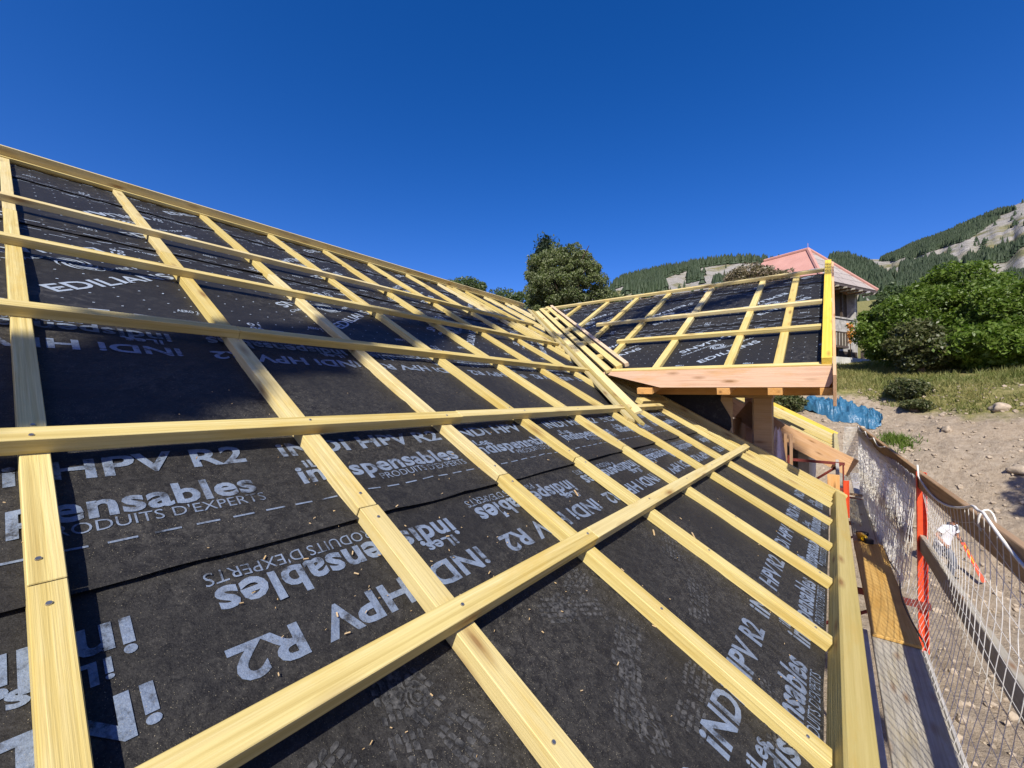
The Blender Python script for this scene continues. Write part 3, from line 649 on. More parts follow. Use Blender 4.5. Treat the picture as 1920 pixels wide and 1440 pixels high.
def boot(sh, a, b, ang, L=.29, mirror_=1):
    ca, sa = math.cos(ang), math.sin(ang)
    def T(x, y): return (a+x*ca-y*sa*mirror_, b+x*sa+y*ca*mirror_)
    rnd = random.Random(int(a*977+b*331))
    def half(x): return .052*(1-.22*math.exp(-((x-.40)/.16)**2)-.85*max(0, (x-.86)/.2)**2-.5*max(0, (.1-x)/.2)**2) if 0 <= x <= 1 else 0
    rows = 13
    for i in range(rows):
        x0, x1 = i/rows+.006, (i+1)/rows-.014
        if .36 < x0 < .46: continue
        w_ = half((x0+x1)/2); cols = 5
        for j in range(cols):
            if rnd.random() < .20: continue
            y0, y1 = -w_+2*w_*j/cols+.003, -w_+2*w_*(j+1)/cols-.003; sk = .35*(abs((y0+y1)/2)/.05)*.04+rnd.uniform(-.006, .006)
            w4 = lambda: rnd.uniform(-.0016, .0016); sh.poly([T((x0-sk)*L+w4(), y0+w4()), T((x1-sk)*L+w4(), y0+w4()), T((x1-sk+.02)*L+w4(), (y0+y1)/2+w4()), T((x1-sk+.012)*L+w4(), y1+w4()), T((x0-sk+.012)*L+w4(), y1+w4())], 2, .0016)
    if mirror_ > 0:
        for q in range(14):
            p0, p1 = q*2*math.pi/14, (q+1)*2*math.pi/14
            for r0, r1 in ((.014, .020), (.026, .031)): sh.poly([T(.66*L+r0*math.cos(p0), r0*math.sin(p0)), T(.66*L+r1*math.cos(p0), r1*math.sin(p0)), T(.66*L+r1*math.cos(p1), r1*math.sin(p1)), T(.66*L+r0*math.cos(p1), r0*math.sin(p1))], 2, .0019)
mm = [M['mem'], M['print'], M['dust']]
sh = Sheet(P1, wave_main, -.052, clip_main); sh.grid(SB, SE, -.5, 1.03)
print_band(sh, .66, False, 1.155-.93*2, -.5, .98, SB, SE); print_band(sh, -.266, True, 1.29-.93*3, -.498, .9, SB, SE)
for a, b, g, mi in ((1.10, -.04, .5, 1), (1.26, -.16, .15, -1), (1.20, .02, .4, 1), (.72, .17, 1.9, 1), (.56, .20, 1.3, 1), (1.22, .30, .2, -1), (1.42, .22, 2.7, 1), (1.50, -.40, .4, -1), (1.80, -.05, .3, 1), (1.02, -.22, .8, 1), (2.1, .18, .4, -1), (.2, .25, .3, 1)): boot(sh, a, b, g, .29, mi)
sh.build(main_roof, mm)
sh = Sheet(P1, wave_main, -.047, clip_main); sh.grid(SB, SE, .925, 2.66, lip=.014)
print_band(sh, 1.335, True, .712-.93*4, .93, 2.6, SB, SE); print_band(sh, 2.285, False, .59-.93*2, .93, 2.6, SB, SE)
for k in range(-30, 70): sh.strip(.204+.0895*k, 1.062, .26+.0895*k, 1.062, .007)
sh.build(main_roof, mm)
fm_ = [M['film'], M['filmprint']]
def film_print(sh, s0, s1, t0, phase, ver=0, tall=1.5):
    R = (s0, s1, t0+.01, t0+tall)
    for k in range(-4, 9):
        a = phase+1.5*k
        if a+1.2 < s0 or a-1 > s1: continue
        sh.text('EDILIANS', a, t0+.30, .82, .092, 45, .016, rng_=R); sh.text('COVER PRO', a+.19, t0+.735, .42, .034, 45, .012, rng_=R)
        sh.swirl(a+.10, t0+.80, .10)
        sh.text('EDILIANS', a+.22, t0+1.27, .82, .092, 225, .016, rng_=R); sh.text('COVER PRO', a+.00, t0+.86, .42, .034, 225, .012, rng_=R)
        sh.text('90', a+.30, t0+1.29+.42*0, .075, .045, 0, .02, rng_=R); sh.text('10', a+.30, t0+1.225, .075, .045, 0, .02, rng_=R)
        sh.text('90', a+.87, t0+.115, .075, .045, 180, .02, rng_=R); sh.text('10', a+.87, t0+.18, .075, .045, 180, .02, rng_=R)
        for h_ in (0, .75):
            sh.text('AERO 2', a+.46+h_, t0+.225, .105, .04, 0, .014, rng_=R); sh.text('AERO 2', a+.56+h_, t0+1.40, .105, .04, 180, .014, rng_=R)
    n = int((s1-s0)/.108)
    for i in range(n):
        a = s0+.03+.108*i
        for j in range(10):
            b = t0+.06+.145*j
            if b < t0+tall-.02: q = .0055; sh.poly([(a-q, b-q), (a+q, b-q*.6), (a+q*.9, b+q), (a-q*.6, b+q*.8)])
    for i in range(int((s1-s0)/.165)):
        for j, b in enumerate((.03, .085, tall-.10, tall-.045)):
            a = s0+.05+.165*i+.06*(j % 2); sh.strip(a, t0+b, a+.075, t0+b, .007)
for t0, lift, tall in ((2.60, -.050, 1.55), (4.10, -.045, 1.55), (5.58, -.040, .76)):
    sh = Sheet(P1, wave_main, lift, clip_main); sh.grid(SB, 9.2, t0, min(6.34, t0+tall), .09, lip=.008); film_print(sh, SB, 9.2, t0, .228-(0 if t0 < 3 else 1.03 if t0 < 5 else .5), tall=tall-.06); sh.build(main_roof, fm_)
def clip_wing(x, t): return x + P2(x, t).y > VAL-.02 and x < -.03
def wave_wing(s, t): return .004*mn.noise(V((s*1.8, t*1.8, 7)))
for t0, lift, tall in ((-3.68, -.052, 1.62), (-2.10, -.047, 1.62), (-.50, -.042, .50)):
    sh = Sheet(P2, wave_wing, lift, clip_wing); sh.grid(-6, 0, t0, min(0, t0+tall), .09, lip=.006); film_print(sh, -6, 0, t0, -1.27+(.0 if t0 < -3 else .47 if t0 < -1 else .93), tall=min(1.55, tall)); sh.build(wing_roof, fm_)

# ---- timbers of the main roof
def screws(o, n, dz, L, y=0.0):
    """adds screw heads to a timber (second material)"""
    me = o.data; bm = bmesh.new(); bm.from_mesh(me); me.materials.append(M['screw'])
    for x in n:
        r = bmesh.ops.create_cone(bm, cap_ends=True, segments=8, radius1=.0065, radius2=.005, depth=.004, matrix=Matrix.Translation((x, y+random.uniform(-.012, .012), dz+.001)))
        for v in r['verts']:
            for f in v.link_faces: f.material_index = 1
    bm.to_mesh(me); bm.free()
RW = .071; Rs = [-2.195, -1.445, -.695, .055, .805, 1.555, 2.305, 3.055, 3.805, 4.555, 5.30, 5.525, 5.69]
TOP = 6.24
for i, s in enumerate(Rs):
    jit = [random.uniform(-.004, .004) for _ in range(4)]
    j1 = .94 if s < 3.5 else 9; j2 = 2.33+random.uniform(-.03, .2); j3 = 3.9+.35*random.random()
    vt = min(TOP, (VAL-.30-s-.45)/-.881 if s > 4.4 else TOP)
    tv = ((s+RW+O1.x)-(VAL-.16))/ct                                # where the rafter meets the valley board
    end = TOP if s < 2.2 else TOP
    segs = [(-.503, j1), (j1, j2), (j2, j3), (j3, TOP)] if j1 < 2 else [(-.503, j2), (j2, j3), (j3, TOP)]
    tmin = max(-.503, tv) if s > 5.0 else -.503                      # high rafters start at the valley
    for q, (a, b) in enumerate(segs):
        if s > VAL+.45+.44-.0 and P1(s, b).x + s > VAL and False: continue
        j = jit[q]
        ww = .056 if i == 3 else RW; j += .012*(i == 3); o = b1('counter_batten', s+j, s+ww+j, a+.0015, b-.0015, -.05, 0, 'batten', main_roof); L = b-a
        if s < 3.2 and a < 2: screws(o, [L*.5-.06, -L*.5+.07, -.1*L], .025, L)
# upper jack rafters that start at the valley
for s in (6.05, 6.62, 6.78, 7.35, 7.6):
    tv = (s+O1.x-(VAL-.22))/ct; 
    if tv < TOP-.15: b1('counter_batten', s, s+RW, max(tv, 0), TOP, -.05, 0, 'batten', main_roof)
# long battens; two lengths butted where the photo shows a joint
def batten(t0, pieces, mat='batten', o0=0, o1=.047):
    for k, (a, b) in enumerate(pieces):
        dj = random.uniform(-.004, .004); o = b1('roof_batten', a, b-.0015, t0+dj, t0+.065+dj, o0, o1, mat, main_roof); L = b-a
        if t0 < 2.0: screws(o, [x+RW/2-(a+b)/2 for x in Rs if a < x < b-.05], (o1-o0)/2, L)
batten(.41, [(SB, 1.63), (1.63, 5.72)]); batten(1.41, [(SB, 1.70), (1.70, 5.28)]); batten(2.375, [(SB, .86), (.86, 4.93)])
batten(3.385, [(SB, 2.45), (2.45, 5.62)]); batten(4.40, [(SB, 3.1), (3.1, 6.20)])
b1('ridge_batten', SB, 7.9, 6.20, 6.235, -.02, .012, 'batten', main_roof)
b1('ridge_board', SB, 8.1, 6.245, 6.285, -.05, .095, 'batten', main_roof)
b1('eave_board', SB, 6.0, -.605, -.507, -.055, .05, 'eave', main_roof, bev=.008)
b1('eave_fascia', SB, 5.96, -.640, -.609, -.24, -.01, 'larch', main_roof)
b1('rake_board', 5.85, 5.925, -.62, 2.4, -.02, .055, 'batten', main_roof)
# ---- valley boards
vd = V((-1, 1, 0)) + V((0, 0, 0)); q0 = V((VAL-4.0, 4.0, 0))
def valley_pt(y, o=0): x = VAL-y; return V((x, y, WZ+(y-WY)*math.tan(TH)))
vdir = (valley_pt(6)-valley_pt(4)).normalized()
e1 = N1.cross(vdir).normalized(); e1 = e1 if e1.x+e1.y < 0 else -e1      # into the main plane
e2 = N2.cross(vdir).normalized(); e2 = e2 if e2.x+e2.y > 0 else -e2      # into the wing plane
def vboard(name, e, n, off, w_, y0, y1, o0, o1, mat, parent):
    a = valley_pt(y0)+e*(off+w_/2)+n*(o0+o1)/2; b = valley_pt(y1)+e*(off+w_/2)+n*(o0+o1)/2; return beam(name, a, b, n, w_, o1-o0, M[mat], parent)
vboard('valley_board', e1, N1, .04, .165, 3.98, 8.2, .002, .032, 'eave', main_roof)
vboard('valley_board', e1, N1, .085, .05, 3.9, 8.1, .036, .062, 'eave', main_roof)
vboard('valley_board', e2, N2, -.03, .125, 4.15, 8.2, .004, .034, 'batten', wing_roof)
vboard('valley_batten', e2, N2, .13, .085, 4.98, 8.25, .004, .05, 'batten', wing_roof)
vboard('valley_batten', e2, N2, .285, .085, 5.0, 8.25, .004, .05, 'batten', wing_roof)
vboard('valley_batten', e2, N2, .40, .055, 4.99, 8.22, .004, .058, 'plyedge', wing_roof)
for y in (5.35, 5.9, 6.6, 7.3, 7.9): vboard('spacer_block', e2, N2, .218, .065, y, y+.08, .0, .045, 'batten', wing_roof)
# ---- timbers of the wing roof
for x0, x1 in ((-4.55, -4.47), (-3.87, -3.79), (-3.22, -3.14), (-2.575, -2.49), (-1.80, -1.71), (-.98, -.895), (-.50, -.415)):
    yv = VAL-x0+.50; tlo = max(-3.62, (yv-WY)/ct)
    cutp = -1.95 if x0 > -1.9 and x0 < -.6 else None
    for a, b in ([(tlo, cutp), (cutp, -.02)] if cutp else [(tlo, -.02)]): b2('counter_batten', x0, x1, a, b-.001, -.05, 0, 'batten', wing_roof)
b2('counter_batten', -2.32, -2.24, -3.6, -3.33, -.05, 0, 'batten', wing_roof)
b2('roof_batten', -2.62, -.10, -2.66, -2.59, 0, .05, 'batten', wing_roof); b2('roof_batten', -3.38, -.10, -1.71, -1.64, 0, .05, 'batten', wing_roof)
b2('ridge_batten', -5.5, -.09, -.075, .0, 0, .05, 'batten', wing_roof)
b2('eave_batten', -2.42, -.0, -3.665, -3.60, -.04, .012, 'batten', wing_roof)
b2('rake_batten', -.085, .0, -3.66, .35, -.05, .085, 'yellow', wing_roof)
b2('barge_board', .003, .030, -3.95, .38, -.30, .035, 'larch', wing_roof)
# fascia with its slanted end towards the valley
def fascia():
    y0, y1 = P2(0, -3.665).y-.036, P2(0, -3.665).y-.001; zt = P2(0, -3.665).z-.005; zb = .098; mb = MB(); prof = [(-2.42, zt-.02), (-2.40, zt), (.0, zt), (.0, zb+.05), (-.03, zb), (-1.66, zb)]
    n = len(prof); mb.add([(x, y0, z) for x, z in prof]+[(x, y1, z) for x, z in prof], [list(range(n)), list(range(2*n-1, n-1, -1))]+[[i, i+n, (i+1) % n+n, (i+1) % n] for i in range(n)])
    c_ = V((-1.2, y0, (zt+zb)/2)); o = mb.build('fascia_board', M['larch'], house, False, c_)
    beam('fascia_return', (.0015, y0+.02, (zt+zb)/2-.02), (.0015, y0+.9, (zt+zb)/2-.02), (1, 0, 0), .2, .002, M['larch'], house, 0)
fascia()
for x0, x1 in ((-1.95, -1.76), (-1.03, -.90), (-.54, -.41), (-.10, .02)):
    beam('rafter_tail', (( x0+x1)/2, 5.09, .052), ((x0+x1)/2, 6.2, .052+1.11*.2), (0, 0, 1), x1-x0, .075, M['orange'], house)
beam('soffit_beam', (-1.9, 5.72, .075), (-.02, 5.72, .075), (0, 0, 1), .14, .12, M['orange'], house)
b1('valley_trimmer', 4.9, 5.9, 1.55, 1.64, -.02, .04, 'batten', main_roof)
# ---- wing wall, entrance and posts under the overhang
WYW = 6.12
def wallbox(name, a, b, mat, parent=house): 
    a = V(a); b = V(b); return board(name, (a+b)/2, (1, 0, 0), (0, 0, 1), b.x-a.x, b.y-a.y, b.z-a.z, M[mat], parent, .004)
wallbox('corner_post', (-.80, WYW-.06, -5.2), (-.60, WYW+.14, -.02), 'postwood')
wallbox('lintel_beam', (-1.30, WYW-.07, -.02), (-.585, WYW+.15, .13), 'postwood')
wallbox('wall_panel', (-1.40, WYW-.05, -5.2), (-1.04, WYW-.02, .0), 'plyedge')
wallbox('wall_panel', (-5.6, WYW-.02, -5.2), (-1.40, WYW+.06, .30), 'plyedge')
wallbox('inner_wall', (-1.04, WYW+.9, -4.2), (-.80, WYW+.95, .1), 'brown')
wallbox('inner_wall', (-1.06, WYW, -4.2), (-1.03, WYW+.9, -.3), 'brown')
wallbox('inner_lining', (-.84, WYW+.14, -4.2), (-.80, WYW+.6, .0), 'plyedge')
beam('stair_string', (-1.02, WYW+.55, -.18), (-.60, WYW+.55, -.5), (0, 1, 0), .30, .04, M['brown'], house)
def wall_cover():
    pts = [(-3.6, .28), (-1.25, .28), (-1.16, .08), (-1.18, -.06), (-1.06, -.28), (-1.05, -.40), (-1.10, -.52), (-1.22, -.50), (-1.3, -.34), (-3.6, -.0)]; mb = MB(); n = len(pts)
    mb.add([(x, WYW-.075+.012*math.sin(i*2.1), z) for i, (x, z) in enumerate(pts)]+[(x, WYW-.055, z) for x, z in pts], [list(range(n)), list(range(2*n-1, n-1, -1))]+[[i, i+n, (i+1) % n+n, (i+1) % n] for i in range(n)])
    mb.build('wall_underlay', M['film'], house)
wall_cover()
# body of the house below the roofs
for a, b in (((-11.2, -2.4, -6), (-.42, -2.2, -.95)), ((-.62, -2.2, -6), (-.42, 6.05, -1.0)), ((-11.2, -2.2, -6), (-11.0, 16, -1.0)), ((-5.6, 10.5, -6), (-2.2, 10.7, .2)), ((-11.0, 15.6, -6), (-.42, 15.8, -1.0)), ((-.62, 11.2, -6), (-.42, 15.6, -1.1))): wallbox('wall', a, b, 'concrete')
wallbox('porch_floor', (-5.6, 6.3, -6), (-.5, 10.4, -3.6), 'concrete')
# ---- roof of the far part, beyond the entrance
FS0, FS1 = 10.75, 15.5
far_roof = slab('far_roof', [P1(FS0, -.5, D), P1(FS1, -.5, D), P1(FS1, 6.3, D), P1(14.0, 6.3, D), P1(FS0, 3.2, D)], .03, 'plyedge', house)
sh = Sheet(P1, wave_main, -.05, lambda s, t: s > P1(s, t).x+14.2 or t < 3.2); sh.grid(FS0, FS1, -.5, 6.3, .14); sh.build(far_roof, [M['film']])
for k in range(7):
    s = FS0+.10+.73*k; b1('counter_batten', s, s+.07, -.5, 3.2, -.05, .0, 'batten', far_roof)
b1('rake_board', FS1-.09, FS1, -.6, 6.2, -.05, .09, 'yellow', far_roof)
b1('eave_board', FS0, FS1, -.60, -.507, -.055, .05, 'eave', far_roof)
b1('barge_board', FS0-.045, FS0-.012, -.95, 3.0, -.34, .035, 'larch', far_roof)
# ------------------------------------------------------------------ scaffold
DZ = -2.10; RX = .72
scaf = empty('scaffold', (RX, 4, -4.2), 'scaffold with orange red posts and brown guard boards along the eave', 'scaffold')
def post(y, z0=-2.7, z1=-.80):
    mb = MB(); L = z1-z0; zc = (z0+z1)/2      # U-profile: web towards the camera, two flanges
    mb.box((RX+.025, y+.056, zc), (0, 0, 1), (0, 1, 0), L, .075, .006); mb.box((RX-.012, y+.028, zc), (0, 0, 1), (1, 0, 0), L, .056, .006); mb.box((RX+.062, y+.028, zc), (0, 0, 1), (1, 0, 0), L, .056, .006)
    mb.tube([(RX+.025, y+.03, z0), (RX+.025, y+.03, -5.1)], .024, 10); mb.box((RX+.02, y+.05, DZ-.10), (1, 0, 0), (0, 0, 1), .10, .05, .05)
    return mb.build('post', M['orangesteel'], scaf, False, (RX, y, zc))
for y in (-.8, 6.2): post(y)
def gboard(y0, y1, z0, z1, x=RX+.085, mat='rail', name='guard_board'): return beam(name, (x, y0, (z0[0]+z0[1])/2), (x, y1, (z1[0]+z1[1])/2), (1, 0, 0), z0[1]-z0[0], .045, M[mat], scaf, .005)
gboard(-1.2, 6.28, (-.79, -.615), (-.975, -.80), RX+.024)
beam('guard_board', (RX+.03, 6.30, -.89), (.46, 12.3, -.725), (1, .04, 0), .18, .045, M['rail'], scaf, .005)
gboard(-1.2, 6.4, (-1.54, -1.365), (-1.65, -1.475), RX+.03, 'grey'); gboard(6.45, 11.9, (-1.62, -1.45), (-1.60, -1.43), RX-.05)
for y in (-1, 2.6, 6.2, 9.4, 11.7):
    mb = MB(); mb.box((.2, y, DZ-.10), (1, 0, 0), (0, 0, 1), 1.2, .05, .06); mb.tube([(-.35, y, DZ-.75), (.55, y, DZ-.13)], .018, 8); mb.build('bracket', M['redsteel'], scaf)
mb = MB(); mb.box((.19, 8.52, -1.62), (0, 0, 1), (1, 0, 0), .58, .075, .012); mb.box((.155, 8.50, -1.62), (0, 0, 1), (0, 1, 0), .58, .06, .012); mb.tube([(.06, 8.55, -1.85), (.17, 8.55, -1.45)], .02, 8); mb.build('bracket_post', M['orangesteel'], scaf)
def plank(x0, x1, y0, y1, z, mat, label, th=.042, rz=0, name='scaffold_plank', cat='plank', group='planks of the scaffold walkway'):
    c_ = V(((x0+x1)/2, (y0+y1)/2, z+th/2)); o = board(name, c_, (math.sin(rz), math.cos(rz), 0), (0, 0, 1), y1-y0, x1-x0, th, M[mat], None, .004); return tag(o, label, cat, group)
plank(.150, .232, -1.2, 5.0, DZ-.05, 'concrete', 'narrow pale strip of board tight against the fascia on the scaffold')
plank(.255, .575, -1.2, 5.05, DZ-.05, 'grey', 'long grey weathered plank lying on the scaffold nearest the camera')
plank(.58, .60, -1.2, 4.9, DZ-.052, 'concrete', 'thin pale batten along the net edge of the nearest plank')
plank(.225, .49, 7.6, 11.2, DZ-.05, 'grey', 'grey plank beyond the yellow panel, on the house side of the scaffold')
plank(.495, .77, 7.6, 11.15, DZ-.048, 'grey', 'grey plank beyond the yellow panel, on the net side of the scaffold')
plank(.10, .26, 11.5, 15.2, DZ-.05, 'grey', 'narrow far plank at the end of the scaffold'); plank(.36, .60, 11.5, 15.0, DZ-.05, 'grey', 'wider far plank at the end of the scaffold, beside the net')
plank(.238, .560, 4.88, 7.85, DZ-.004, 'form', 'yellow formwork panel lying across the scaffold planks', .027, -.012, 'formwork_panel', 'panel', None)
tag(beam('cross_board', (.05, 11.35, DZ+.06), (.74, 11.28, DZ+.06), (0, 0, 1), .13, .03, M['rail']), 'short board laid across the far end of the scaffold', 'board')
tag(beam('loose_board', (-.55, 8.3, -1.62), (.10, 8.0, -1.55), (0, 0, 1), .16, .035, M['orange']), 'short orange board lying under the near roof corner', 'board')
tag(beam('concrete_form', (.06, 9.4, -1.55), (.06, 10.6, -1.50), (1, 0, 0), .5, .05, M['concrete']), 'grey shuttering board below the far barge board', 'board')
tag(beam('upright_stub', (.0, 8.6, -1.75), (.0, 8.6, -1.27), (0, 1, 0), .16, .10, M['orange']), 'short upright timber stub behind the corner of the eave', 'timber')
# red lattice frame, slatted panel and cloth in the entrance gap
mb = MB(); mb.box((-.30, 10.2, -1.28), (1, 0, 0), (0, 0, 1), .95, .05, .05); mb.box((-.25, 10.2, -1.78), (1, 0, 0), (0, 0, 1), .95, .05, .07); mb.tube([(.13, 10.2, -1.28), (-.45, 10.2, -1.78)], .025, 6); mb.tube([(.15, 10.2, -1.28), (.15, 10.2, -1.8)], .014, 6); mb.tube([(-.72, 10.2, -1.2), (-.72, 10.2, -4)], .025, 6); mb.tube([(-.2, 10.2, -1.85), (-.5, 10.2, -4)], .025, 6)
tag(mb.build('steel_frame', M['redsteel'], None, False, (-.3, 10.2, -1.8)), 'dark red steel lattice frame in the gap between the two roofs', 'frame')
e = empty('slat_panel', (-.95, 9.6, -2.6), 'panel of upright brown slats beside the entrance post', 'panel')
for k in range(7): beam('slat', (-1.18+.09*k, 9.62, -2.5), (-1.18+.09*k, 9.62, -.72), (0, 1, 0), .05, .03, M['brown'], e)
beam('slat_rail', (-1.25, 9.65, -.85), (-.58, 9.65, -.85), (0, 1, 0), .07, .025, M['brown'], e); beam('slat_rail', (-1.25, 9.65, -2.3), (-.58, 9.65, -2.3), (0, 1, 0), .07, .025, M['brown'], e)
def hanging_cloth():
    mb = MB(); nx, nz = 9, 14
    for j in range(nz):
        for i in range(nx):
            u, v_ = i/(nx-1), j/(nz-1); w_ = .05+.16*v_**.7; x = -.60+(u-.3)*w_; mb.v.append((x, 6.55+.035*math.sin(u*9+v_*3)*(.3+v_), -.42-.75*v_+.03*math.sin(u*7)))
    for j in range(nz-1):
        for i in range(nx-1): mb.f.append([j*nx+i, j*nx+i+1, (j+1)*nx+i+1, (j+1)*nx+i]); mb.mi.append(0)
    tag(mb.build('hanging_cloth', M['cloth'], None, True, (-.6, 6.55, -.42)), 'white and pink cloth hung beside the entrance post', 'cloth')
hanging_cloth()
# ------------------------------------------------------------------ safety net and its rope
def sag_top(y):
    """height of the net's head rope between its ties"""
    ties = [(-1.2, -.62), (1.4, -.70), (3.72, -.685), (3.92, -.69), (6.15, -.82)]
    for (a, za), (b, zb) in zip(ties, ties[1:]):
        if y <= b:
            t = (y-a)/(b-a); return za+(zb-za)*t - .085*min(1.5, (b-a)/1.4)*4*t*(1-t)
    return -.72
def net():
    mb = MB(); e = empty('safety_net', (RX, 3.5, -1.3), 'open white safety net hanging below the near guard board', 'net'); g = random.Random(3)
    x0 = RX-.012; ys = [y for y in np.arange(-.9, 6.15, .115)]
    def pt(y, v_):                                      # v 0 at the head rope, 1 at the deck
        top = sag_top(y); bot = DZ-.06; bulge = .10*math.sin(math.pi*v_)*(.6+.4*math.sin(y*1.3)); xb = .56
        return V((x0+(xb-x0)*v_**1.6+bulge, y+.10*v_*math.sin(y*.8)+.012*math.sin(v_*19+y*5), top+(bot-top)*v_))
    for y in ys: mb.tube([pt(y+g.uniform(-.012, .012), k/14) for k in range(15)], .0024, 4, 0, False)
    for k in range(1, 12): mb.tube([pt(y, (k+.18*math.sin(y*.9+k))/12) for y in np.arange(-.9, 6.16, .06)], .0016, 4, 0, False)
    mb.build('mesh_cords', M['net'], e)
    mb = MB(); mb.tube([pt(y, 1.0)+V((.015*math.sin(y*3.1), 0, .02)) for y in np.arange(-.9, 6.16, .08)], .006, 6); mb.build('edge_cord', M['cord'], e)
    r = MB(); r.tube([V((RX-.012, y, sag_top(y)+.004)) for y in np.arange(-1.0, 6.16, .05)], .0085, 7)
    for y in (3.82,): r.tube([V((RX+.024+.036*math.cos(a), y+.01*math.sin(a*2), sag_top(y)-.06+.075*math.sin(a))) for a in np.linspace(0, 6.28, 18)], .006, 6)
    tag(r.build('rope', M['rope'], None, True, (RX, 3.5, -.75)), 'white rope sagging along the near guard board', 'rope')
    # bunched far length
    e = empty('safety_net', (RX, 9, -1.3), 'bunched dense white safety net beyond the orange post', 'net'); mb = MB()
    def pf(y, v_, ph):
        t = (y-6.25)/(11.9-6.25); top = -.84+.17*t-.10*math.sin(t*math.pi)-.02*math.sin(y*2.3); bot = DZ-.02; xb = .60-.12*t
        return V((x0-.27*t+(xb-x0+.27*t)*v_+.05*math.sin(y*6.1+ph+v_*2)*v_*(1-v_*.4), y+.05*math.sin(v_*6+ph+y), top+(bot-top)*v_+.012*math.sin(y*11+ph)))
    for ph in (0, 1.4, 2.8):
        for y in np.arange(6.26, 11.95, .075): mb.tube([pf(y+g.uniform(-.02, .02), k/12, ph) for k in range(13)], .0042, 3, 0, False)
        for k in range(1, 14): mb.tube([pf(y, (k+.3*math.sin(y*1.7+ph+k))/14, ph) for y in np.arange(6.26, 11.96, .09)], .0034, 3, 0, False)
    for yy, ph in ((11.93, 0), (11.97, 2)):                             # closes the end of the scaffold
        for x in np.arange(.20, .48, .022): mb.tube([V((x+.02*math.sin(k*.9+ph), yy+.03*math.sin(x*30+k), -.66-.095*k*1.05)) for k in range(13)], .0035, 3, 0, False)
        for k in range(18): mb.tube([V((x, yy+.02*math.sin(x*25+k), -.68-.068*k)) for x in np.arange(.20, .48, .04)], .003, 3, 0, False)
    mb.build('mesh_cords', M['net'], e)
    mb = MB(); mb.tube([V((.60-.05*abs(math.sin(y*1.9))*((y < 10.5)), y, DZ+.02)) for y in np.arange(4.9, 10.6, .07)], .008, 6); mb.build('edge_cord', M['cord'], e)
    r = MB(); pts = []
    for y in np.arange(8.4, 12.1, .03): pts.append(V((RX-.015-.27*(y-6.3)/6, y, -.80+.165*(y-6.3)/6-.07*abs(math.sin((y-8.4)*2.6)))))
    r.tube(pts, .010, 6); tag(r.build('rope', M['rope'], None, True, (RX, 10, -.75)), 'white rope looped along the far guard board', 'rope')
net()
# ------------------------------------------------------------------ small tool on the deck
e = empty('hand_tool', (.33, 7.7, DZ+.0), 'yellow and black power tool lying on the grey planks beside the eave', 'tool')
mb = MB(); mb.tube([(.29, 8.15, DZ+.05), (.315, 8.05, DZ+.055), (.34, 7.92, DZ+.06), (.355, 7.85, DZ+.06)], [.03, .052, .05, .04], 12); mb.build('body', M['toolyellow'], e, True)
mb = MB(); mb.tube([(.28, 8.18, DZ+.05), (.33, 8.26, DZ+.05), (.40, 8.22, DZ+.05)], [.03, .026, .028], 10); mb.build('handle', M['black'], e, True)
mb = MB(); mb.box((.39, 7.82, DZ+.05), (1, .3, 0), (0, 0, 1), .09, .07, .07); mb.build('battery', M['black'], e)

# ------------------------------------------------------------------ worker
def ell(mb, c, rad, n=14, m=10):
    vs = []; k = []
    for j in range(m+1):
        ph = math.pi*j/m
        for i in range(n): th = 2*math.pi*i/n; vs.append((c[0]+rad[0]*math.sin(ph)*math.cos(th), c[1]+rad[1]*math.sin(ph)*math.sin(th), c[2]+rad[2]*math.cos(ph)))
    fs = [[j*n+i, (j+1)*n+i, (j+1)*n+(i+1) % n, j*n+(i+1) % n] for j in range(m) for i in range(n)]
    mb.add(vs, fs)
def loft(mb, rings, n=16):
    """rings: (x, y, z, half depth, half width), stacked upwards"""
    vs = [(x+a*math.cos(2*math.pi*i/n), y+b*math.sin(2*math.pi*i/n), z) for x, y, z, a, b in rings for i in range(n)]; k = len(rings)
    fs = [[j*n+i, j*n+(i+1) % n, (j+1)*n+(i+1) % n, (j+1)*n+i] for j in range(k-1) for i in range(n)]+[list(range(n))[::-1], [(k-1)*n+i for i in range(n)]]
    mb.add(vs, fs)
def fused(mb, name, mat, parent, vox=.012, smooth=4):
    """one continuous surface grown over the overlapping volumes"""
    o = link(name, mb.mesh(name), mat, parent, WM[parent.name]); m = o.modifiers.new('fuse', 'REMESH'); m.mode = 'VOXEL'; m.voxel_size = vox; m.use_smooth_shade = True
    q = o.modifiers.new('smooth', 'SMOOTH'); q.iterations = smooth; q.factor = .5; return o
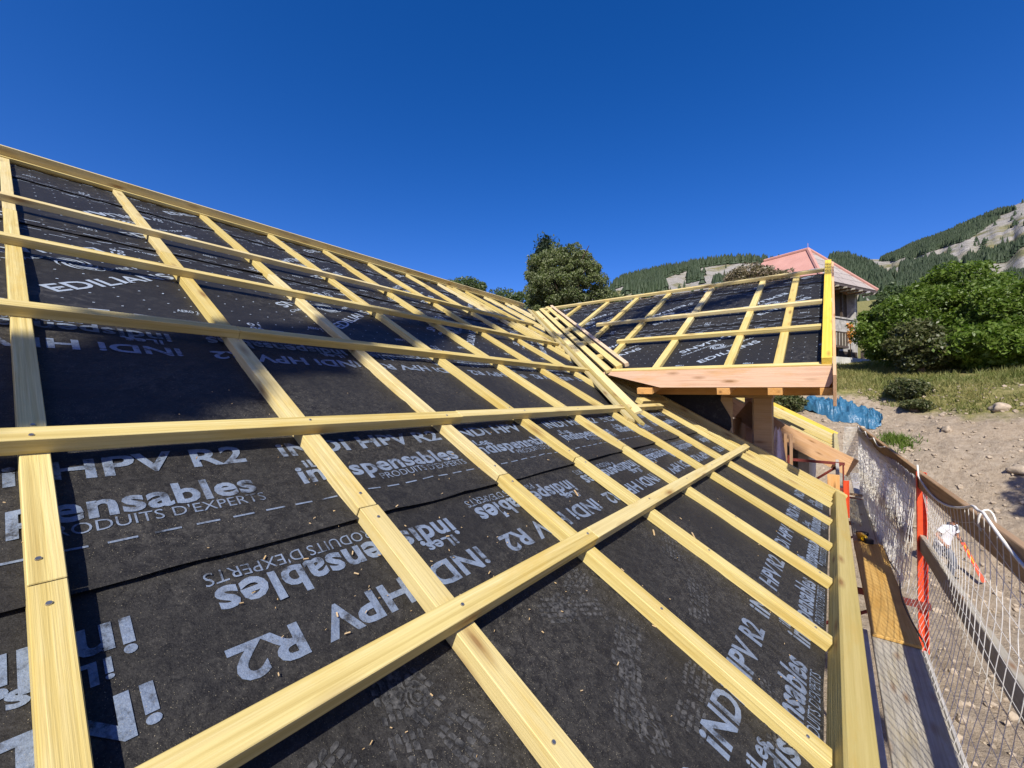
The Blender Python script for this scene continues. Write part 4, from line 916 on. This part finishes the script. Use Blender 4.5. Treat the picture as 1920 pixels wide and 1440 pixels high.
def make_worker(loc, rz):
    e = bpy.data.objects.new('person', None); C.objects.link(e); finish(e, Matrix.Translation(V(loc)) @ Matrix.Rotation(rz, 4, 'Z'), None)
    tag(e, 'worker in a white T-shirt and grey trousers on the earth below, holding an orange bar', 'person')
    # faces +X, his left is +Y; leans forward in mid-stride, head bowed
    LA = [(.17, .19, 1.36), (.20, .27, 1.12), (.33, .245, .93)]; RA = [(.14, -.19, 1.36), (.01, -.31, 1.15), (.13, -.27, .97)]
    LL = [(.0, .095, .86), (.17, .11, .48), (.11, .115, .09)]; RL = [(-.02, -.095, .86), (-.09, -.11, .48), (-.33, -.115, .13)]
    def limb(mb, P, r): mb.tube([P[0], V(P[0]).lerp(V(P[1]), .5), P[1], V(P[1]).lerp(V(P[2]), .4), P[2]], r, 12); [ell(mb, P[i], (r[i*2],)*3) for i in range(3)]
    mb = MB(); loft(mb, [(-.01, 0, .80, .11, .15), (.0, 0, .92, .12, .165), (.05, 0, 1.06, .105, .145), (.11, 0, 1.22, .115, .165), (.16, 0, 1.34, .105, .17), (.19, 0, 1.41, .07, .11)])
    limb(mb, LA, [.052, .05, .042, .043, .029]); limb(mb, RA, [.052, .05, .042, .043, .029]); limb(mb, LL, [.09, .085, .062, .062, .042]); limb(mb, RL, [.09, .085, .062, .062, .042])
    mb.tube([(.18, 0, 1.38), (.22, 0, 1.46), (.265, 0, 1.52)], [.062, .055, .055], 12)
    ell(mb, (.30, 0, 1.575), (.094, .074, .105)); ell(mb, (.345, 0, 1.525), (.052, .052, .058)); ell(mb, (.398, 0, 1.56), (.020, .014, .024))      # skull, jaw, nose
    for sg in (-1, 1): ell(mb, (.29, sg*.076, 1.56), (.022, .012, .034)); ell(mb, (.375, sg*.030, 1.592), (.016, .020, .008))                    # ears, brows
    def hand(w_, grip, sg):
        w_ = V(w_); d = V((.05, -.01*sg, -.055)); c_ = w_+d*.6; ell(mb, c_, (.038, .022, .045))
        for k in range(4):
            q = c_+V((.018+.0*k, -.012*sg, -.030))+V((.017*(k-1.5), 0, .006*abs(k-1.2))); L = (.9, 1.05, 1.0, .8)[k]
            mb.tube([q, q+V((.012, -.012*sg, -.030*L)), q+V((.004, -.034*sg, -.045*L)), q+V((-.008, -.044*sg, -.034*L))] if grip else [q, q+V((.006, -.006*sg, -.032*L)), q+V((.012, -.016*sg, -.062*L))], [.0105, .0098, .009, .008] if grip else [.0105, .0095, .008], 8)
        q = c_+V((.03, -.01*sg, .012)); mb.tube([q, q+V((.030, -.018*sg, -.012)), q+V((.034, -.032*sg, -.034))], [.012, .011, .009], 8)
    hand(LA[2], True, 1); hand(RA[2], False, -1)
    fused(mb, 'body', M['skin'], e, .0075, 3)
    mb = MB(); loft(mb, [(-.005, 0, .86, .155, .195), (.02, 0, .96, .150, .188), (.06, 0, 1.08, .140, .18), (.11, 0, 1.22, .145, .195), (.16, 0, 1.34, .130, .195), (.185, 0, 1.40, .095, .14), (.20, 0, 1.435, .072, .085)])
    for P in (LA, RA): m_ = V(P[0]).lerp(V(P[1]), .62); mb.tube([V(P[0])-V((0, 0, -.0)), V(P[0]).lerp(V(P[1]), .3), m_], [.080, .078, .082], 12); ell(mb, P[0], (.084, .078, .075))
    fused(mb, 't_shirt', M['shirt'], e, .012, 4)
    mb = MB(); loft(mb, [(-.01, 0, .78, .13, .165), (.0, 0, .88, .138, .172), (.01, 0, .95, .135, .168)])
    for P in (LL, RL): mb.tube([P[0], V(P[0]).lerp(V(P[1]), .5), P[1], V(P[1]).lerp(V(P[2]), .5), V(P[1]).lerp(V(P[2]), .93)], [.110, .102, .085, .080, .078], 12); ell(mb, P[0], (.112, .105, .11)); ell(mb, P[1], (.085,)*3)
    fused(mb, 'trousers', M['trousers'], e, .012, 4)
    mb = MB(); ell(mb, (.278, 0, 1.612), (.098, .084, .092)); ell(mb, (.235, 0, 1.57), (.055, .074, .075)); ell(mb, (.33, 0, 1.645), (.055, .068, .04)); fused(mb, 'hair', M['hair'], e, .009, 3)
    for P, an in ((LL, 0), (RL, .35)):
        mb = MB(); q = V(P[2]); mb.tube([q+V((0, 0, .07)), q+V((.01, 0, -.02))], [.056, .056], 12); mb.tube([q+V((-.05, 0, -.045-.0*an)), q+V((.06, 0, -.05-an*.08)), q+V((.17, 0, -.055-an*.16))], [.05, .052, .045], 12); fused(mb, 'boot', M['black'], e, .010, 3)
    mb = MB(); mb.tube([(.20+.075*math.cos(t), .078*math.sin(t), 1.43-.03*math.cos(t)) for t in np.linspace(0, 6.28, 20)], .022, 8); mb.tube([(.26, 0, 1.40), (.275, 0, 1.34), (.262, 0, 1.27)], [.05, .04, .015], 8); fused(mb, 'neck_scarf', M['collar'], e, .010, 2)
    mb = MB()
    for sg in (-1, 1): ell(mb, (.383, sg*.030, 1.577), (.010, .013, .008), 8, 6)
    mb.tube([(.386, -.024, 1.508), (.396, 0, 1.506), (.386, .024, 1.508)], .006, 6); o = link('eyes', mb.mesh('eyes'), M['black'], e, WM[e.name])
    return e
WL = V((2.22, 15.5, 0)); WL.z = gz(WL.x, WL.y)-.02
wk = make_worker(WL, math.radians(-28))
wm = WM[wk.name]; a = wm @ V((.31, .235, .98)); b = wm @ V((.72, .10, .16))
e = empty('orange_bar', b, 'long orange bar held by the worker, its foot on the earth', 'tool')
beam('bar', a, b, (0, 1, 0), .075, .035, M['orangesteel'], e, .006); beam('grip', a+(a-b)*.0, a+(a-b)*.12, (0, 1, 0), .05, .03, M['black'], e, .006); beam('edge_strip', a.lerp(b, .08)+V((.0, -.021, .02)), a.lerp(b, .55)+V((.0, -.021, .02)), (0, 1, 0), .018, .006, M['toolyellow'], e, 0)

# ------------------------------------------------------------------ blue tarpaulin
def tarp():
    axis = [(-1.10, 24.9), (-.45, 24.6), (.15, 24.2), (.70, 23.9), (1.25, 23.5), (1.62, 23.2)]; hw = [.40, .66, .80, .78, .60, .34]; hh_ = [.30, .42, .38, .30, .26, .16]; mb = MB(); nu, nv = 130, 50
    for i in range(nu):
        u = i/(nu-1)*(len(axis)-1); k = min(int(u), len(axis)-2); t = u-k; t = t*t*(3-2*t)
        ax = axis[k][0]+(axis[k+1][0]-axis[k][0])*t; ay = axis[k][1]+(axis[k+1][1]-axis[k][1])*t; w_ = hw[k]+(hw[k+1]-hw[k])*t; h_ = hh_[k]+(hh_[k+1]-hh_[k])*t
        for j in range(nv):
            v_ = j/(nv-1)*2-1; x = ax+.15*v_*w_+.10*mn.noise(V((u*1.7, v_*1.5, 5))); y = ay+v_*w_*(1.15+.35*mn.noise(V((u*1.3, 8, 1))))
            z0 = ground_z(x, y); q = V((x*1.4+y*.5, y*1.0-x*.4, 1)); rg = lambda p_: (1-abs(mn.noise(p_)))**3
            fold = .24*mn.noise(q*.9)+.22*rg(V((u*2.6+v_*.8+mn.noise(q), v_*.7, 3)))+.15*rg(V((u*6+v_*2.2+2*mn.noise(q*.7), v_*1.2, 7)))+.05*mn.noise(q*5)
            mb.v.append((x, y, z0+.02+max(0, (h_+fold-.12)*(1-abs(v_)**3.2))))
    for i in range(nu-1):
        for j in range(nv-1): mb.f.append([i*nv+j, (i+1)*nv+j, (i+1)*nv+j+1, i*nv+j+1]); mb.mi.append(0)
    tag(mb.build('tarpaulin', M['tarp'], None, True, (.3, 23.9, gz(.3, 23.9))), 'crumpled blue tarpaulin lying on the rubble beside the grass bank', 'tarpaulin')
tarp()

# ------------------------------------------------------------------ neighbour's house
def neighbour():
    A = V((-1.42, 39.05, 11.38)); L = V((-.46, 34.9, 8.0)); R = V((2.71, 41.09, 8.0)); mid = (L+R)/2; r = A-mid; r.z = 0; r.normalize()
    B = A+r*3.3; L2 = L+r*8.8; R2 = R+r*8.8; gz0 = 2.4; e = empty('stone_house', (mid.x, mid.y, gz0), 'old stone house with a faded pink hipped roof and a dark balcony', 'house')
    ex = (R-L).normalized(); lx = (A-L); 
    def face(name, pts, mat, x):
        n = (pts[1]-pts[0]).cross(pts[2]-pts[0]).normalized(); n = n if n.z > 0 else -n; fm = frame(pts[0], x, n); inv = fm.inverted(); mb = MB(); k = len(pts)
        q = [inv @ p for p in pts]; mb.add(q+[p-V((0, 0, .12)) for p in q], [list(range(k)), list(range(2*k-1, k-1, -1))]+[[i, i+k, (i+1) % k+k, (i+1) % k] for i in range(k)]); me = mb.mesh(name); return link(name, me, M[mat], e, fm)
    face('pink_roof_slope', [L, A, B, L2], 'pinkroof', r); face('shingled_hip', [L, R, A], 'shingle', ex); face('pink_roof_slope', [R, A, B, R2], 'pinkroof', r); face('shingled_hip', [L2, R2, B], 'shingle', ex)
    mb = MB(); up_ = V((0, 0, .05)); mb.tube([A+up_, L+up_], .14, 6); mb.tube([A+up_, R+up_], .12, 6); mb.tube([A+up_, B+up_], .12, 6); mb.tube([A, A+V((0, 0, .5))], .02, 4); mb.build('hip_cap', M['pinkroof'], e)
    mb = MB()                                                             # eave fascia and rafter ends, warped a little
    mb.box((L+R)/2+V((0, 0, -.16)), ex, (0, 0, 1), (R-L).length, .10, .16); 
    mb.build('eave_fascia', M['darkwood'], e)
    for k in range(7):
        p = L.lerp(R, (k+.5)/7)+V((0, 0, -.30)); board('rafter_end', p+r*.25, r, (0, 0, 1), .9, .09, .11, M['grey'], e)
    inL, inR = L+ex*.7+r*1.0, R-ex*.7+r*1.0; W = (inR-inL).length; c_ = (inL+inR)/2; nrm = -r
    def wall(name, u0, u1, z0, z1, off, th, mat): return board(name, inL+ex*((u0+u1)/2)+nrm*(off-th/2)+V((0, 0, (z0+z1)/2-inL.z)), ex, (0, 0, 1), u1-u0, th, z1-z0, M[mat], e, .01)
    wall('wall', 0, W, 5.85, 7.9, -.5, .2, 'darkwood'); wall('wall', 0, W, 2.0, 5.85, 0, .5, 'plaster'); wall('wall_ledge', 0, W, 5.80, 5.92, .08, .3, 'plaster')
    for k in range(4): wall('loft_post', .1+k*W/3.1, .26+k*W/3.1, 5.92, 7.8, .0, .16, 'darkwood')
    wf = wall('window', 1.9, 2.7, 6.3, 7.4, -.45, .08, 'white'); board('pane', inL+ex*2.3+nrm*(-.43)+V((0, 0, 6.85-inL.z)), ex, (0, 0, 1), .64, .05, .94, M['glass'], wf)
    wall('door', 1.2, 2.1, 3.0, 4.6, .02, .06, 'darkwood')
    bal = wall('balcony_floor', -.2, 2.4, 3.45, 3.60, 1.0, 1.0, 'darkwood')
    wall('balcony_rail', -.2, 2.4, 4.50, 4.58, 1.0, .07, 'darkwood')
    for k in range(22): wall('baluster', -.2+k*.12, -.15+k*.12, 3.6, 4.5, .99, .04, 'darkwood' if k % 3 else 'grey')
    wall('lower_wall', -.2, W+.2, 1.6, 2.75, 1.3, .3, 'white')
    for k in range(4): wall('arcade_post', .3+k*1.7, .5+k*1.7, 2.6, 3.5, .5, .2, 'darkwood')
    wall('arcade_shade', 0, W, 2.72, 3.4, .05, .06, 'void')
    # walls of the other sides
    for a_, b_ in ((inL, inL+r*6.8), (inR, inR+r*6.8), (inL+r*6.8, inR+r*6.8)):
        m_ = (a_+b_)/2; board('wall', V((m_.x, m_.y, 4.9)), (b_-a_), (0, 0, 1), (b_-a_).length, .4, 6.0, M['plaster'], e, .01)
    lamp = inL+ex*1.15+nrm*.5+V((0, 0, 6.75-inL.z)); mb = MB(); mb.tube([lamp+V((-.9, 0, .25)), lamp+V((0, 0, .2))], .025, 5); mb.tube([lamp+V((0, 0, .28)), lamp+V((0, 0, .2)), lamp, lamp-V((0, 0, .12))], [.03, .14, .17, .06], 10); mb.build('wall_lamp', M['white'], e, True)
    p = inL+ex*2.55+nrm*1.0; p.z = 4.1; P_ = crown_points((p.x, p.y, p.z+.4), (.30, .30, .8), 30, 40, .16, .8, 77); o = empty('hanging_bouquet', (p.x, p.y, p.z-.5), 'orange bundle of dried flowers at the balcony corner of the stone house', 'flowers'); quads_obj('flowers', leaf_quads(P_, .07), M['orangething'], o); mb = MB(); mb.tube([(p.x, p.y, p.z-1.0), (p.x, p.y, p.z+.6)], .03, 5); mb.build('stalk', M['bark'], o)
neighbour()

# ------------------------------------------------------------------ splinters on the underlay
def chips():
    mb = MB()
    for i in range(230):
        s, t = random.uniform(0, 4.2), random.uniform(-.45, 1.9)
        if random.random() < .35: s, t = random.gauss(.9, .35), random.gauss(.62, .2)
        L = random.choice((.004, .005, .006, .008, .014)); 
        if t > 1.0: L *= .8
        o_ = -.047+wave_main(s, t)+(.012 if t > .93 else 0); a = random.uniform(0, 6.28); mb.box(P1(s, t, o_+.003), U1*math.cos(a)+V1*math.sin(a), N1, L, L*.22, .0025)
    for (s, t, a, L) in ((2.45, .15, .6, .16), (2.2, .32, .5, .05), (2.0, .72, 1.0, .05), (.75, .98, 1.4, .03)): mb.box(P1(s, t, -.04), U1*math.cos(a)+V1*math.sin(a), N1, L, .007, .004)
    tag(mb.build('wood_splinters', M['plyedge']), None, None, None, 'stuff')
chips()
